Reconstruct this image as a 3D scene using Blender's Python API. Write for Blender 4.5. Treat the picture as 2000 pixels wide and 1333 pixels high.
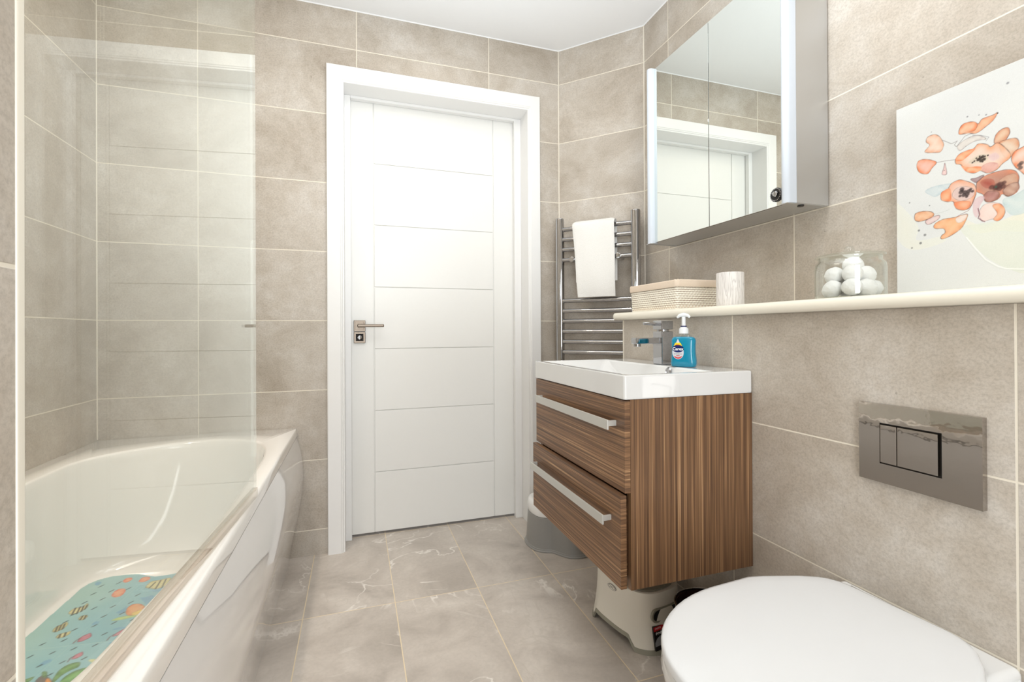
import bpy, bmesh, math, random
import numpy as np
from mathutils import Vector, Matrix
random.seed(7); rng = np.random.default_rng(5)
for o in list(bpy.data.objects): bpy.data.objects.remove(o)
sc = bpy.context.scene; COL = sc.collection
PI = math.pi
# ------------------------------------------------------------------ camera
cd = bpy.data.cameras.new('camera'); cam = bpy.data.objects.new('camera', cd); COL.objects.link(cam)
fw = Vector((0.3145894, 0.9492222, 0.0032775)); rt = Vector((0.9492201, -0.314571, -0.0051289)); up = Vector((0.0038375, -0.0047245, 0.9999815))
m = Matrix((rt, up, -fw)).transposed().to_4x4(); m.translation = (0, 0, 0.96046); cam.matrix_world = m
cd.sensor_width = 36.0; cd.lens = 36.0*920.09/2000; cd.shift_y = -(666.5-643.81)/2000; cd.clip_start = 0.02
sc.camera = cam
# ------------------------------------------------------------------ world, lights, exposure
w = bpy.data.worlds.new('world'); sc.world = w; w.use_nodes = True
w.node_tree.nodes['Background'].inputs[0].default_value = (.9, .95, 1, 1); w.node_tree.nodes['Background'].inputs[1].default_value = 0.3
sc.view_settings.view_transform = 'Standard'; sc.view_settings.look = 'None'; sc.view_settings.gamma = 1
sc.view_settings.use_curve_mapping = False
sc.view_settings.exposure = 0.18
def area(name, loc, size, power, col=(1, 1, 1), rot=(0, 0, 0), sy=None):
    l = bpy.data.lights.new(name, 'AREA'); l.energy = power; l.color = col; l.shape = 'RECTANGLE'; l.size = size; l.size_y = sy or size
    o = bpy.data.objects.new(name, l); o.location = loc; o.rotation_euler = rot; COL.objects.link(o); return o
area('ceiling_fill_middle', (.35, .95, 2.36), .7, 4, (.92, .96, 1), sy=.7)  # soft panels added under the ceiling, imitating bounced flash rather than fittings
area('ceiling_fill_front', (.40, -.35, 2.36), .8, 8, (.90, .95, 1), sy=.8)  # added soft panel, as above
area('ceiling_fill_bath', (-.58, 1.1, 2.36), .4, 4, (1, .93, .83), sy=.6)  # added soft panel over the bath, warmer
def spot(name, loc, power):
    l = bpy.data.lights.new(name, 'AREA'); l.energy = power; l.color = (1, .86, .68); l.shape = 'DISK'; l.size = .07
    o = bpy.data.objects.new(name, l); o.location = loc; COL.objects.link(o)
spot('downlight_door', (.35, 1.62, 2.372), 1.2); spot('downlight_bath', (-.55, 1.45, 2.372), .8); spot('downlight_basin', (.75, .75, 2.372), 1.2)
l = bpy.data.lights.new('downlight_bath_beam', 'SPOT'); l.energy = 42; l.color = (1, .93, .84); l.spot_size = math.radians(62); l.spot_blend = .6; l.shadow_soft_size = .05
o = bpy.data.objects.new('downlight_bath_beam', l); o.location = (-.55, 1.30, 2.365); COL.objects.link(o)
# photographer's flash bounced off the ceiling, and an unseen fill, not a window, added behind the camera
area('bounce_flash', (.30, .70, 1.35), .7, 14.5, (.88, .945, 1), rot=(PI-.30, -.12, 0), sy=.7)
area('camera_fill', (.20, -1.05, .85), .85, 27, (.90, .955, 1), rot=(PI/2, 0, -.38), sy=1.5)
# ------------------------------------------------------------------ material helpers
def srgb(c):
    return tuple(((x/255.0)/12.92 if x/255.0 <= .04045 else ((x/255.0+.055)/1.055)**2.4) for x in c)+(1,)
class NT:
    def __init__(s, name):
        s.m = bpy.data.materials.new(name); s.m.use_nodes = True; s.t = s.m.node_tree; s.t.nodes.clear()
        s.out = s.n('ShaderNodeOutputMaterial')
    def n(s, k, **kw):
        x = s.t.nodes.new(k)
        for a, b in kw.items(): setattr(x, a, b)
        return x
    def l(s, a, b): s.t.links.new(a, b)
    def math(s, op, a, b=None, c=None):
        x = s.n('ShaderNodeMath', operation=op)
        for i, v in enumerate((a, b, c)):
            if v is None: continue
            if hasattr(v, 'node'): s.l(v, x.inputs[i])
            else: x.inputs[i].default_value = v
        return x.outputs[0]
    def mix(s, f, a, b, bt='MIX'):
        x = s.n('ShaderNodeMix', data_type='RGBA', blend_type=bt)
        for i, v in ((0, f), (6, a), (7, b)):
            if hasattr(v, 'node'): s.l(v, x.inputs[i])
            else: x.inputs[i].default_value = v
        return x.outputs[2]
    def noise(s, vec, scale, detail=4, rough=.55, dist=0, dim='3D'):
        x = s.n('ShaderNodeTexNoise', noise_dimensions=dim); x.inputs['Scale'].default_value = scale; x.inputs['Detail'].default_value = detail
        x.inputs['Roughness'].default_value = rough; x.inputs['Distortion'].default_value = dist
        if vec is not None: s.l(vec, x.inputs['Vector'])
        return x.outputs[0]
    def ramp(s, f, stops):
        x = s.n('ShaderNodeValToRGB'); e = x.color_ramp.elements
        while len(e) < len(stops): e.new(.5)
        for i, (p, c) in enumerate(stops): e[i].position = p; e[i].color = c
        s.l(f, x.inputs[0]); return x.outputs[0]
    def bsdf(s, base=(.8, .8, .8, 1), rough=.5, metal=0, bump=None, bstr=.2, bdist=.01, **kw):
        p = s.n('ShaderNodeBsdfPrincipled')
        for k, v in (('Base Color', base), ('Roughness', rough), ('Metallic', metal)):
            if hasattr(v, 'node'): s.l(v, p.inputs[k])
            else: p.inputs[k].default_value = v
        for k, v in kw.items(): p.inputs[k.replace('_', ' ')].default_value = v
        if bump is not None:
            b = s.n('ShaderNodeBump'); b.inputs['Strength'].default_value = bstr; b.inputs['Distance'].default_value = bdist
            s.l(bump, b.inputs['Height']); s.l(b.outputs[0], p.inputs['Normal'])
        s.l(p.outputs[0], s.out.inputs[0]); return p
def simple(name, col, rough=.5, metal=0, nscale=0, nstr=.1, nd=.002, var=0, **kw):
    t = NT(name); tc = t.n('ShaderNodeTexCoord').outputs['Object']
    base = col if len(col) == 4 else srgb(col)
    nz = t.noise(tc, nscale or 25, 4)
    dark = tuple(c*(1-var-.015) for c in base[:3])+(1,); light = tuple(min(1, c*(1+var)) for c in base[:3])+(1,)
    t.bsdf(t.mix(nz, dark, light), rough, metal, nz if nscale else None, nstr, nd, **kw); return t.m
def vcol(name, rough=.5, fine=200, fs=.1, **kw):
    t = NT(name); a = t.n('ShaderNodeVertexColor', layer_name='Col')
    tc = t.n('ShaderNodeTexCoord').outputs['Object']
    t.bsdf(a.outputs[0], rough, 0, t.noise(tc, fine, 2), fs, .001, **kw); return t.m
def tile_wall(name, tint=1.0):
    t = NT(name); uv = t.n('ShaderNodeUVMap', uv_map='UVMap').outputs[0]
    sp = t.n('ShaderNodeSeparateXYZ'); t.l(uv, sp.inputs[0]); U, V = sp.outputs[0], sp.outputs[1]
    tu = t.math('DIVIDE', U, .608); tv = t.math('DIVIDE', t.math('ADD', V, -.1096), .3)
    fu, fv = t.math('FRACT', tu), t.math('FRACT', tv)
    du = t.math('MULTIPLY', t.math('MINIMUM', fu, t.math('SUBTRACT', 1, fu)), .608)
    dv = t.math('MULTIPLY', t.math('MINIMUM', fv, t.math('SUBTRACT', 1, fv)), .3)
    d = t.math('MINIMUM', du, dv)
    g = t.n('ShaderNodeMapRange', interpolation_type='SMOOTHSTEP'); t.l(d, g.inputs[0]); g.inputs[1].default_value = .0013; g.inputs[2].default_value = .0023
    g = g.outputs[0]   # 0 grout 1 tile
    idv = t.n('ShaderNodeCombineXYZ'); t.l(t.math('FLOOR', tu), idv.inputs[0]); t.l(t.math('FLOOR', tv), idv.inputs[1])
    wn = t.n('ShaderNodeTexWhiteNoise', noise_dimensions='3D'); t.l(idv.outputs[0], wn.inputs[0])
    off = t.n('ShaderNodeVectorMath', operation='SCALE'); t.l(wn.outputs[1], off.inputs[0]); off.inputs[3].default_value = 13
    ad = t.n('ShaderNodeVectorMath', operation='ADD'); t.l(uv, ad.inputs[0]); t.l(off.outputs[0], ad.inputs[1]); P = ad.outputs[0]
    big = t.noise(P, 3.6, 7, .68, .5); mid = t.noise(P, 16, 7, .72, .3); fine = t.noise(P, 190, 4, .75)
    def s3(c): return tuple(x*tint for x in srgb(c)[:3])+(1,)
    c = t.ramp(big, [(.30, s3((172, 160, 145))), (.5, s3((197, 188, 176))), (.72, s3((214, 208, 200)))])
    c = t.mix(t.ramp(mid, [(.33, (.55, .55, .55, 1)), (.60, (0, 0, 0, 1))]), c, s3((182, 170, 155)))
    c = t.mix(.42, c, t.ramp(fine, [(.33, (.50, .48, .46, 1)), (.58, (1, 1, 1, 1))]), 'MULTIPLY')
    pits = t.noise(P, 55, 2, .5); c = t.mix(t.ramp(pits, [(.20, (.4, .4, .4, 1)), (.255, (0, 0, 0, 1))]), c, s3((105, 95, 85)))
    # brightness of whole tile differs a little
    br = t.math('ADD', t.math('MULTIPLY', wn.outputs[0], .10), .95)
    cb = t.n('ShaderNodeCombineXYZ'); [t.l(br, cb.inputs[i]) for i in range(3)]
    c = t.mix(1, c, cb.outputs[0], 'MULTIPLY')
    c = t.mix(g, srgb((232, 224, 208)), c)
    h = t.math('ADD', t.math('MULTIPLY', g, 1.0), t.math('MULTIPLY', fine, .12))
    t.bsdf(c, t.math('ADD', t.math('MULTIPLY', mid, .2), .36), 0, h, .35, .0015); return t.m
def tile_floor(name):
    t = NT(name); uv = t.n('ShaderNodeUVMap', uv_map='UVMap').outputs[0]
    sp = t.n('ShaderNodeSeparateXYZ'); t.l(uv, sp.inputs[0]); U, V = sp.outputs[0], sp.outputs[1]
    tu = t.math('DIVIDE', t.math('ADD', U, -.1285+3.01), .301); tv = t.math('DIVIDE', t.math('ADD', V, -1.718+6), .6)
    fu, fv = t.math('FRACT', tu), t.math('FRACT', tv)
    d = t.math('MINIMUM', t.math('MULTIPLY', t.math('MINIMUM', fu, t.math('SUBTRACT', 1, fu)), .301), t.math('MULTIPLY', t.math('MINIMUM', fv, t.math('SUBTRACT', 1, fv)), .6))
    g = t.n('ShaderNodeMapRange', interpolation_type='SMOOTHSTEP'); t.l(d, g.inputs[0]); g.inputs[1].default_value = .0011; g.inputs[2].default_value = .0020; g = g.outputs[0]
    idv = t.n('ShaderNodeCombineXYZ'); t.l(t.math('FLOOR', tu), idv.inputs[0]); t.l(t.math('FLOOR', tv), idv.inputs[1])
    wn = t.n('ShaderNodeTexWhiteNoise', noise_dimensions='3D'); t.l(idv.outputs[0], wn.inputs[0])
    off = t.n('ShaderNodeVectorMath', operation='SCALE'); t.l(wn.outputs[1], off.inputs[0]); off.inputs[3].default_value = 11
    ad = t.n('ShaderNodeVectorMath', operation='ADD'); t.l(uv, ad.inputs[0]); t.l(off.outputs[0], ad.inputs[1]); P = ad.outputs[0]
    big = t.noise(P, 4, 6, .6, .8); fine = t.noise(P, 90, 3, .6)
    c = t.ramp(big, [(.3, srgb((170, 160, 150))), (.5, srgb((194, 184, 174))), (.72, srgb((211, 202, 192)))])
    c = t.mix(.25, c, t.ramp(fine, [(.3, (.72, .72, .72, 1)), (.6, (1, 1, 1, 1))]), 'MULTIPLY')
    vn = t.noise(P, 2.6, 5, .5, 1.6); v = t.math('ABSOLUTE', t.math('SUBTRACT', vn, .5))
    vm = t.noise(P, 3.5, 2, .5); vmask = t.ramp(vm, [(.5, (0, 0, 0, 1)), (.62, (1, 1, 1, 1))])
    vein = t.math('MULTIPLY', t.ramp(v, [(.0, (.9, .9, .9, 1)), (.016, (0, 0, 0, 1))]), vmask)
    c = t.mix(vein, c, srgb((236, 230, 222)))
    v2 = t.math('ABSOLUTE', t.math('SUBTRACT', t.noise(P, 6, 3, .5, 2.2), .5))
    c = t.mix(t.math('MULTIPLY', t.ramp(v2, [(0, (.35, .35, .35, 1)), (.03, (0, 0, 0, 1))]), t.ramp(big, [(.45, (0, 0, 0, 1)), (.6, (1, 1, 1, 1))])), c, srgb((180, 170, 158)))
    c = t.mix(g, srgb((226, 208, 176)), c)
    t.bsdf(c, t.math('ADD', t.math('MULTIPLY', big, .15), .25), 0, t.math('ADD', g, t.math('MULTIPLY', fine, .05)), .3, .001); return t.m
def wood(name, axis):
    t = NT(name); tc = t.n('ShaderNodeTexCoord').outputs['Object']
    def mp(s):
        x = t.n('ShaderNodeMapping'); t.l(tc, x.inputs[0]); x.inputs['Scale'].default_value = s; return x.outputs[0]
    if axis == 'z': sA, sB = (140, 140, 1.0), (420, 420, 3)
    else: sA, sB = (4, 1.0, 140), (12, 3, 420)
    a = t.noise(mp(sA), 1, 4, .6, .3); b = t.noise(mp(sB), 1, 3, .6)
    k = t.math('ADD', t.math('MULTIPLY', a, .55), t.math('MULTIPLY', b, .45))
    c = t.ramp(k, [(.33, srgb((74, 51, 36))), (.44, srgb((104, 75, 53))), (.52, srgb((129, 95, 66))), (.59, srgb((160, 121, 86))), (.66, srgb((205, 168, 126)))])
    t.bsdf(c, .42, 0, b, .25, .0006); return t.m
def fres_glass(name, tint, refl_boost=1.0, edge=None):
    t = NT(name); geo = t.n('ShaderNodeNewGeometry')
    dt = t.n('ShaderNodeVectorMath', operation='DOT_PRODUCT'); t.l(geo.outputs['Incoming'], dt.inputs[0]); t.l(geo.outputs['Normal'], dt.inputs[1])
    c = t.math('ABSOLUTE', dt.outputs['Value']); f = t.math('ADD', .04, t.math('MULTIPLY', t.math('POWER', t.math('SUBTRACT', 1, c), 5), .96))
    f = t.math('MINIMUM', t.math('MULTIPLY', f, refl_boost), 1)
    nz = t.noise(t.n('ShaderNodeTexCoord').outputs['Object'], 3)
    tr = t.n('ShaderNodeBsdfTransparent'); t.l(t.mix(nz, tint, tuple(x*.985 for x in tint[:3])+(1,)), tr.inputs[0])
    gl = t.n('ShaderNodeBsdfGlossy'); gl.inputs['Roughness'].default_value = .0; gl.inputs[0].default_value = (.97, 1, .98, 1)
    mx = t.n('ShaderNodeMixShader'); t.l(f, mx.inputs[0]); t.l(tr.outputs[0], mx.inputs[1]); t.l(gl.outputs[0], mx.inputs[2]); t.l(mx.outputs[0], t.out.inputs[0]); return t.m
M = {}
M['tile'] = tile_wall('stone_wall_tiles'); M['floor'] = tile_floor('stone_floor_tiles')
M['ceil'] = simple('ceiling_paint', (247, 248, 249), .8, nscale=90, nstr=.03)
M['paint'] = simple('white_satin_paint', (240, 239, 237), .32, nscale=40, nstr=.02)
M['door'] = simple('white_door_paint', (240, 239, 235), .35, nscale=60, nstr=.02)
M['acryl'] = simple('white_acrylic', (246, 242, 236), .07, Coat_Weight=.6, Coat_Roughness=.03)
M['panelw'] = simple('white_gloss_panel', (232, 229, 226), .06, Coat_Weight=.6, Coat_Roughness=.03)
M['cer'] = simple('white_ceramic', (230, 230, 229), .08, Coat_Weight=.5, Coat_Roughness=.03)
M['seat'] = simple('white_seat_plastic', (227, 228, 229), .18)
M['chrome'] = simple('chrome', (182, 182, 184), .05, 1)
M['chrome2'] = simple('dark_chrome', (178, 172, 166), .03, 1, nscale=9, nstr=.06, nd=.01)
M['nickel'] = simple('brushed_nickel', (118, 107, 96), .30, 1)
M['alu'] = simple('brushed_aluminium', (212, 214, 216), .38, 1, nscale=300, nstr=.02)
M['hndl'] = simple('satin_handle_metal', (214, 213, 208), .45, .55)
M['mirror'] = simple('mirror_silver', (232, 236, 232), .0, 1)
M['frost'] = simple('frosted_light_strip', (206, 213, 222), .3)
M['black'] = simple('black_plastic', (18, 17, 17), .35)
M['dark'] = simple('dark_gap', (30, 24, 20), .7)
M['cream'] = simple('cream_shelf_paint', (240, 234, 219), .25, nscale=60, nstr=.02)
M['seal'] = simple('cream_sealant', (236, 229, 214), .5)
M['woodz'] = wood('striped_wood_vertical', 'z'); M['woody'] = wood('striped_wood_horizontal', 'y')
M['glass'] = fres_glass('clear_green_tinted_glass', (.982, .985, .970, 1), 1.35)
M['jar'] = fres_glass('clear_jar_glass', (.965, .97, .965, 1), 1.3)
M['strip'] = fres_glass('clear_plastic_seal', (.90, .86, .83, 1), 1.6)
M['cotton'] = simple('cotton_wool', (248, 248, 246), .95, nscale=260, nstr=.6, nd=.002)
M['towel'] = simple('white_terry_towel', (250, 248, 243), .95, nscale=420, nstr=.9, nd=.003)
M['linen'] = simple('beige_linen_lining', (232, 214, 194), .9, nscale=300, nstr=.5, nd=.001, var=.05)
M['stool'] = simple('stone_beige_plastic', (236, 231, 219), .4, nscale=300, nstr=.05)
M['grip'] = simple('grey_rubber', (150, 147, 132), .6, nscale=200, nstr=.1)
M['pottyg'] = simple('grey_plastic', (146, 144, 140), .3)
M['pottyw'] = simple('white_plastic', (243, 242, 240), .25)
M['brown'] = simple('dark_brown_gloss', (50, 32, 28), .18)
M['art'] = vcol('painted_canvas', .75, 900, .15); M['mat'] = vcol('printed_vinyl', .3, 300, .1)
M['soapw'] = simple('white_pump_plastic', (235, 238, 240), .3)
M['navy'] = simple('navy_blue', (16, 32, 96), .3); M['yellow'] = simple('label_yellow', (244, 214, 40), .4); M['palel'] = simple('label_pale', (214, 216, 222), .4)
M['pinkl'] = simple('label_red', (214, 60, 66), .4); M['white'] = simple('print_white', (240, 240, 240), .4); M['red'] = simple('print_red', (196, 30, 36), .4)
M['blue'] = simple('print_blue', (40, 130, 200), .4); M['greyp'] = simple('print_grey', (150, 152, 156), .5)
M['soap'] = NT('blue_liquid_soap'); _t = M['soap']; _t.bsdf(_t.mix(_t.noise(_t.n('ShaderNodeTexCoord').outputs['Object'], 30), srgb((0, 150, 190)), srgb((0, 172, 208))), .04, 0, Transmission_Weight=.35, IOR=1.36, Coat_Weight=.8, Coat_Roughness=.02); M['soap'] = _t.m
M['clearp'] = fres_glass('clear_bottle_plastic', (.90, .93, .93, 1), 1.3)
def wicker():
    t = NT('cream_wicker'); uv = t.n('ShaderNodeUVMap', uv_map='UVMap').outputs[0]
    a = t.n('ShaderNodeVertexColor', layer_name='Col'); tc = t.n('ShaderNodeTexCoord').outputs['Object']
    c = t.mix(a.outputs[0], srgb((120, 92, 62)), srgb((252, 246, 232)))
    t.bsdf(c, .8, 0, t.noise(tc, 400, 3), .4, .001); return t.m
M['wicker'] = wicker()
def bark():
    t = NT('embossed_white_ceramic'); tc = t.n('ShaderNodeTexCoord').outputs['Object']
    mp = t.n('ShaderNodeMapping'); t.l(tc, mp.inputs[0]); mp.inputs['Scale'].default_value = (1, 1, .07)
    wv = t.noise(mp.outputs[0], 190, 1, .4, .8)
    h = t.math('ABSOLUTE', t.math('SUBTRACT', wv, .5))
    c = t.ramp(h, [(0, srgb((206, 201, 197))), (.07, srgb((238, 234, 230)))])
    t.bsdf(c, .6, 0, h, 1.0, .004); return t.m
M['bark'] = bark()
# ------------------------------------------------------------------ geometry helpers
class MB:
    """collects world-space geometry of one object"""
    def __init__(s): s.b = bmesh.new(); s.uv = s.b.loops.layers.uv.new('UVMap')
    def face(s, vs, uvs=None):
        v = [s.b.verts.new(p) for p in vs]
        f = s.b.faces.new(v)
        if uvs:
            for l, c in zip(f.loops, uvs): l[s.uv].uv = c
        return f
    def box(s, a, b, bev=0, seg=2, rz=0, c=None):
        g = bmesh.new(); bmesh.ops.create_cube(g, size=1)
        ctr = [(a[i]+b[i])/2 for i in range(3)]; sz = [abs(b[i]-a[i]) for i in range(3)]
        bmesh.ops.scale(g, vec=sz, verts=g.verts)
        if bev: bmesh.ops.bevel(g, geom=list(g.edges), offset=min(bev, min(sz)*.49), segments=seg, affect='EDGES', profile=.5)
        if rz: bmesh.ops.rotate(g, cent=(0, 0, 0), matrix=Matrix.Rotation(rz, 3, 'Z'), verts=g.verts)
        bmesh.ops.translate(g, vec=ctr, verts=g.verts); s.merge(g); return s
    def merge(s, g, mat=None):
        me = bpy.data.meshes.new('t'); g.to_mesh(me); g.free()
        if mat is not None: me.transform(mat)
        s.b.from_mesh(me); bpy.data.meshes.remove(me)
    def cyl(s, p0, p1, r0, r1=None, n=24, bev=0, cap=True):
        r1 = r0 if r1 is None else r1
        p0, p1 = Vector(p0), Vector(p1); d = p1-p0; L = d.length; d.normalize()
        prof = [(0, 0)] if cap else []
        if bev: prof += [(r0-bev, 0), (r0-bev*.3, bev*.3), (r0, bev), (r1, L-bev), (r1-bev*.3, L-bev*.3), (r1-bev, L)]
        else: prof += [(r0, 0), (r1, L)]
        if cap: prof += [(0, L)]
        s.lathe(prof, p0, d, n); return s
    def lathe(s, prof, o=(0, 0, 0), axis=(0, 0, 1), n=32):
        o = Vector(o); axis = Vector(axis).normalized(); q = Vector((0, 0, 1)).rotation_difference(axis)
        rings = []
        for r, h in prof:
            if r < 1e-6: rings.append([s.b.verts.new(o+q @ Vector((0, 0, h)))])
            else: rings.append([s.b.verts.new(o+q @ Vector((r*math.cos(2*PI*i/n), r*math.sin(2*PI*i/n), h))) for i in range(n)])
        for A, B in zip(rings, rings[1:]):
            for i in range(n):
                j = (i+1) % n
                if len(A) == 1 and len(B) == 1: continue
                if len(A) == 1: s.b.faces.new([A[0], B[j], B[i]][::-1])
                elif len(B) == 1: s.b.faces.new([A[i], A[j], B[0]])
                else: s.b.faces.new([A[i], A[j], B[j], B[i]])
        return s
    def loft(s, rings, cap0=True, cap1=True, closed=True):
        R = [[s.b.verts.new(p) for p in r] for r in rings]; n = len(R[0])
        for A, B in zip(R, R[1:]):
            for i in range(n if closed else n-1):
                j = (i+1) % n; s.b.faces.new([A[i], A[j], B[j], B[i]])
        for c, r in ((cap0, R[0][::-1]), (cap1, R[-1])):
            if c == 'fan':
                ctr = s.b.verts.new(sum((v.co for v in r), Vector())/n)
                for i in range(n): s.b.faces.new([r[i], r[(i+1) % n], ctr])
            elif c: s.b.faces.new(r)
        return s
    def prism(s, poly, z0, z1, bev=0, seg=2):
        g = bmesh.new(); vs = [g.verts.new((p[0], p[1], z0)) for p in poly]; f = g.faces.new(vs)
        r = bmesh.ops.extrude_face_region(g, geom=[f]); bmesh.ops.translate(g, vec=(0, 0, z1-z0), verts=[v for v in r['geom'] if isinstance(v, bmesh.types.BMVert)])
        bmesh.ops.recalc_face_normals(g, faces=g.faces)
        if bev: bmesh.ops.bevel(g, geom=[e for e in g.edges if abs(e.verts[0].co.z-e.verts[1].co.z) < 1e-6], offset=bev, segments=seg, affect='EDGES', profile=.5)
        s.merge(g); return s
    def tube(s, pts, r, n=12):
        pts = [Vector(p) for p in pts]; rings = []
        for i, p in enumerate(pts):
            d = (pts[min(i+1, len(pts)-1)]-pts[max(i-1, 0)]).normalized(); q = Vector((0, 0, 1)).rotation_difference(d)
            rr = r[i] if isinstance(r, (list, tuple)) else r
            rings.append([p+q @ Vector((rr*math.cos(2*PI*k/n), rr*math.sin(2*PI*k/n), 0)) for k in range(n)])
        return s.loft(rings)
def build(name, mb, mat, parent=None, smooth=True, angle=35, recalc=True, org=None, xf=None, wn=True):
    b = mb.b
    if recalc: bmesh.ops.recalc_face_normals(b, faces=b.faces)
    me = bpy.data.meshes.new(name)
    if xf is not None: bmesh.ops.transform(b, matrix=xf, verts=b.verts)
    o = Vector(org) if org is not None else (Vector(parent['_o']) if parent is not None and '_o' in parent else Vector((0, 0, 0)))
    if parent is not None and parent.type == 'MESH' and '_o' in parent: pass
    bmesh.ops.translate(b, vec=-o, verts=b.verts); b.to_mesh(me); b.free()
    mats = mat if isinstance(mat, (list, tuple)) else [mat]
    for k in mats: me.materials.append(M[k])
    ob = bpy.data.objects.new(name, me); COL.objects.link(ob)
    if parent is not None: ob.parent = parent
    else: ob.location = o
    ob['_o'] = tuple(o)
    if smooth:
        me.shade_smooth(); me.set_sharp_from_angle(angle=math.radians(angle))
        if wn: wm = ob.modifiers.new('weighted', 'WEIGHTED_NORMAL'); wm.keep_sharp = True; wm.weight = 90
    return ob
def thing(name, label, cat, loc, group=None, kind=None):
    o = bpy.data.objects.new(name, None); COL.objects.link(o); o.location = loc; o['_o'] = tuple(loc); o.empty_display_size = .05
    o['label'] = label; o['category'] = cat
    if group: o['group'] = group
    if kind: o['kind'] = kind
    return o
def tag(o, label, cat, group=None):
    o['label'] = label; o['category'] = cat
    if group: o['group'] = group
    return o
def struct(o): o['kind'] = 'structure'; return o
def text(name, s, size, mat, parent, M4, ext=.0002, bold=0):
    cu = bpy.data.curves.new(name, 'FONT'); cu.body = s; cu.size = size; cu.align_x = 'CENTER'; cu.align_y = 'CENTER'; cu.extrude = ext; cu.offset = bold; cu.resolution_u = 3
    t = bpy.data.objects.new(name, cu); COL.objects.link(t); dg = bpy.context.evaluated_depsgraph_get(); me = bpy.data.meshes.new_from_object(t.evaluated_get(dg)); bpy.data.objects.remove(t)
    me.transform(M4); me.transform(Matrix.Translation(-Vector(parent['_o']))); me.materials.clear(); me.materials.append(M[mat])
    o = bpy.data.objects.new(name, me); COL.objects.link(o); o.parent = parent; o['_o'] = tuple(parent['_o']); return o
def basis(o, x, y, z):
    m = Matrix((Vector(x), Vector(y), Vector(z))).transposed().to_4x4(); m.translation = Vector(o); return m
def rrect(cx, cy, hx, hy, r, n=6, rot=0):
    P = []
    for k, (sx, sy) in enumerate(((1, 1), (-1, 1), (-1, -1), (1, -1))):
        for i in range(n+1):
            a = k*PI/2+i*PI/2/n; x = sx*(hx-r)+r*math.cos(a); y = sy*(hy-r)+r*math.sin(a)
            P.append((cx+x*math.cos(rot)-y*math.sin(rot), cy+x*math.sin(rot)+y*math.cos(rot)))
    return P
def smoothpoly(pts, n=8):
    P = np.array(pts, float); N = len(P); out = []
    for i in range(N):
        p0, p1, p2, p3 = P[i-1], P[i], P[(i+1) % N], P[(i+2) % N]
        for t in np.linspace(0, 1, n, endpoint=False):
            out.append(.5*((2*p1)+(-p0+p2)*t+(2*p0-5*p1+4*p2-p3)*t*t+(-p0+3*p1-3*p2+p3)*t**3))
    return np.array(out)
def segdist(X, Y, P, closed=True):
    d = np.full(X.shape, 1e9); n = len(P)
    for i in range(n if closed else n-1):
        a, b = P[i], P[(i+1) % n]; ab = b-a; L = ab@ab+1e-14
        t = np.clip(((X-a[0])*ab[0]+(Y-a[1])*ab[1])/L, 0, 1)
        d = np.minimum(d, np.hypot(X-a[0]-t*ab[0], Y-a[1]-t*ab[1]))
    return d
def inside(X, Y, P):
    r = np.zeros(X.shape, bool); n = len(P)
    for i in range(n):
        a, b = P[i], P[i-1]; c = (a[1] > Y) != (b[1] > Y)
        if c.any(): r ^= c & (X < (b[0]-a[0])*(Y-a[1])/(b[1]-a[1]+1e-15)+a[0])
    return r
def paint(X, Y, C, spec, aa=.0006):
    for s in spec:
        if s[0] == 'b':
            _, pts, cin, ced, wd, oc, ow, oa, al = s; P = smoothpoly(pts, 5)
            m = (X > P[:, 0].min()-.004) & (X < P[:, 0].max()+.004) & (Y > P[:, 1].min()-.004) & (Y < P[:, 1].max()+.004)
            if not m.any(): continue
            x, y = X[m], Y[m]; d = segdist(x, y, P); ins = inside(x, y, P); sd = np.where(ins, d, -d)
            cov = np.clip(sd/aa+.5, 0, 1)*al; k = np.exp(-np.maximum(sd, 0)/wd)[:, None]
            q_ = 1/max(wd, .004); mot = .5+.25*np.sin(x*q_*1.1+3*np.sin(y*q_*.7))+.25*np.sin(y*q_*1.7-2.5*np.sin(x*q_*.9+1)); k = np.clip(k*(.55+.8*mot[:, None]), 0, 1)
            col = np.array(cin)*(1-k)+np.array(ced)*k; lift = (.16*(1-mot))[:, None]; col = col*(1-lift)+np.array((.92, .90, .87))*lift; c = C[m]; c = c*(1-cov[:, None])+col*cov[:, None]
            if oa > 0:
                e = np.clip((ow-d)/aa+.5, 0, 1)*oa*(.62+.22*np.sin(x*333+y*211)+.16*np.sin(x*701-y*523)); c = c*(1-e[:, None])+np.array(oc)*e[:, None]
            C[m] = c
        elif s[0] == 's':
            _, pts, col, wd, al = s; P = np.array(pts, float)
            m = (X > P[:, 0].min()-.006) & (X < P[:, 0].max()+.006) & (Y > P[:, 1].min()-.006) & (Y < P[:, 1].max()+.006)
            if not m.any(): continue
            d = segdist(X[m], Y[m], P, False); e = (np.clip((wd/2-d)/aa+.5, 0, 1)*al)[:, None]; C[m] = C[m]*(1-e)+np.array(col)*e
        else:
            _, p, r, col, al = s; d = np.hypot(X-p[0], Y-p[1]); e = (np.clip((r-d)/max(aa, r*.5)+.3, 0, 1)*al)[..., None]; C[:] = C*(1-e)+np.array(col)*e
    return C
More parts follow.
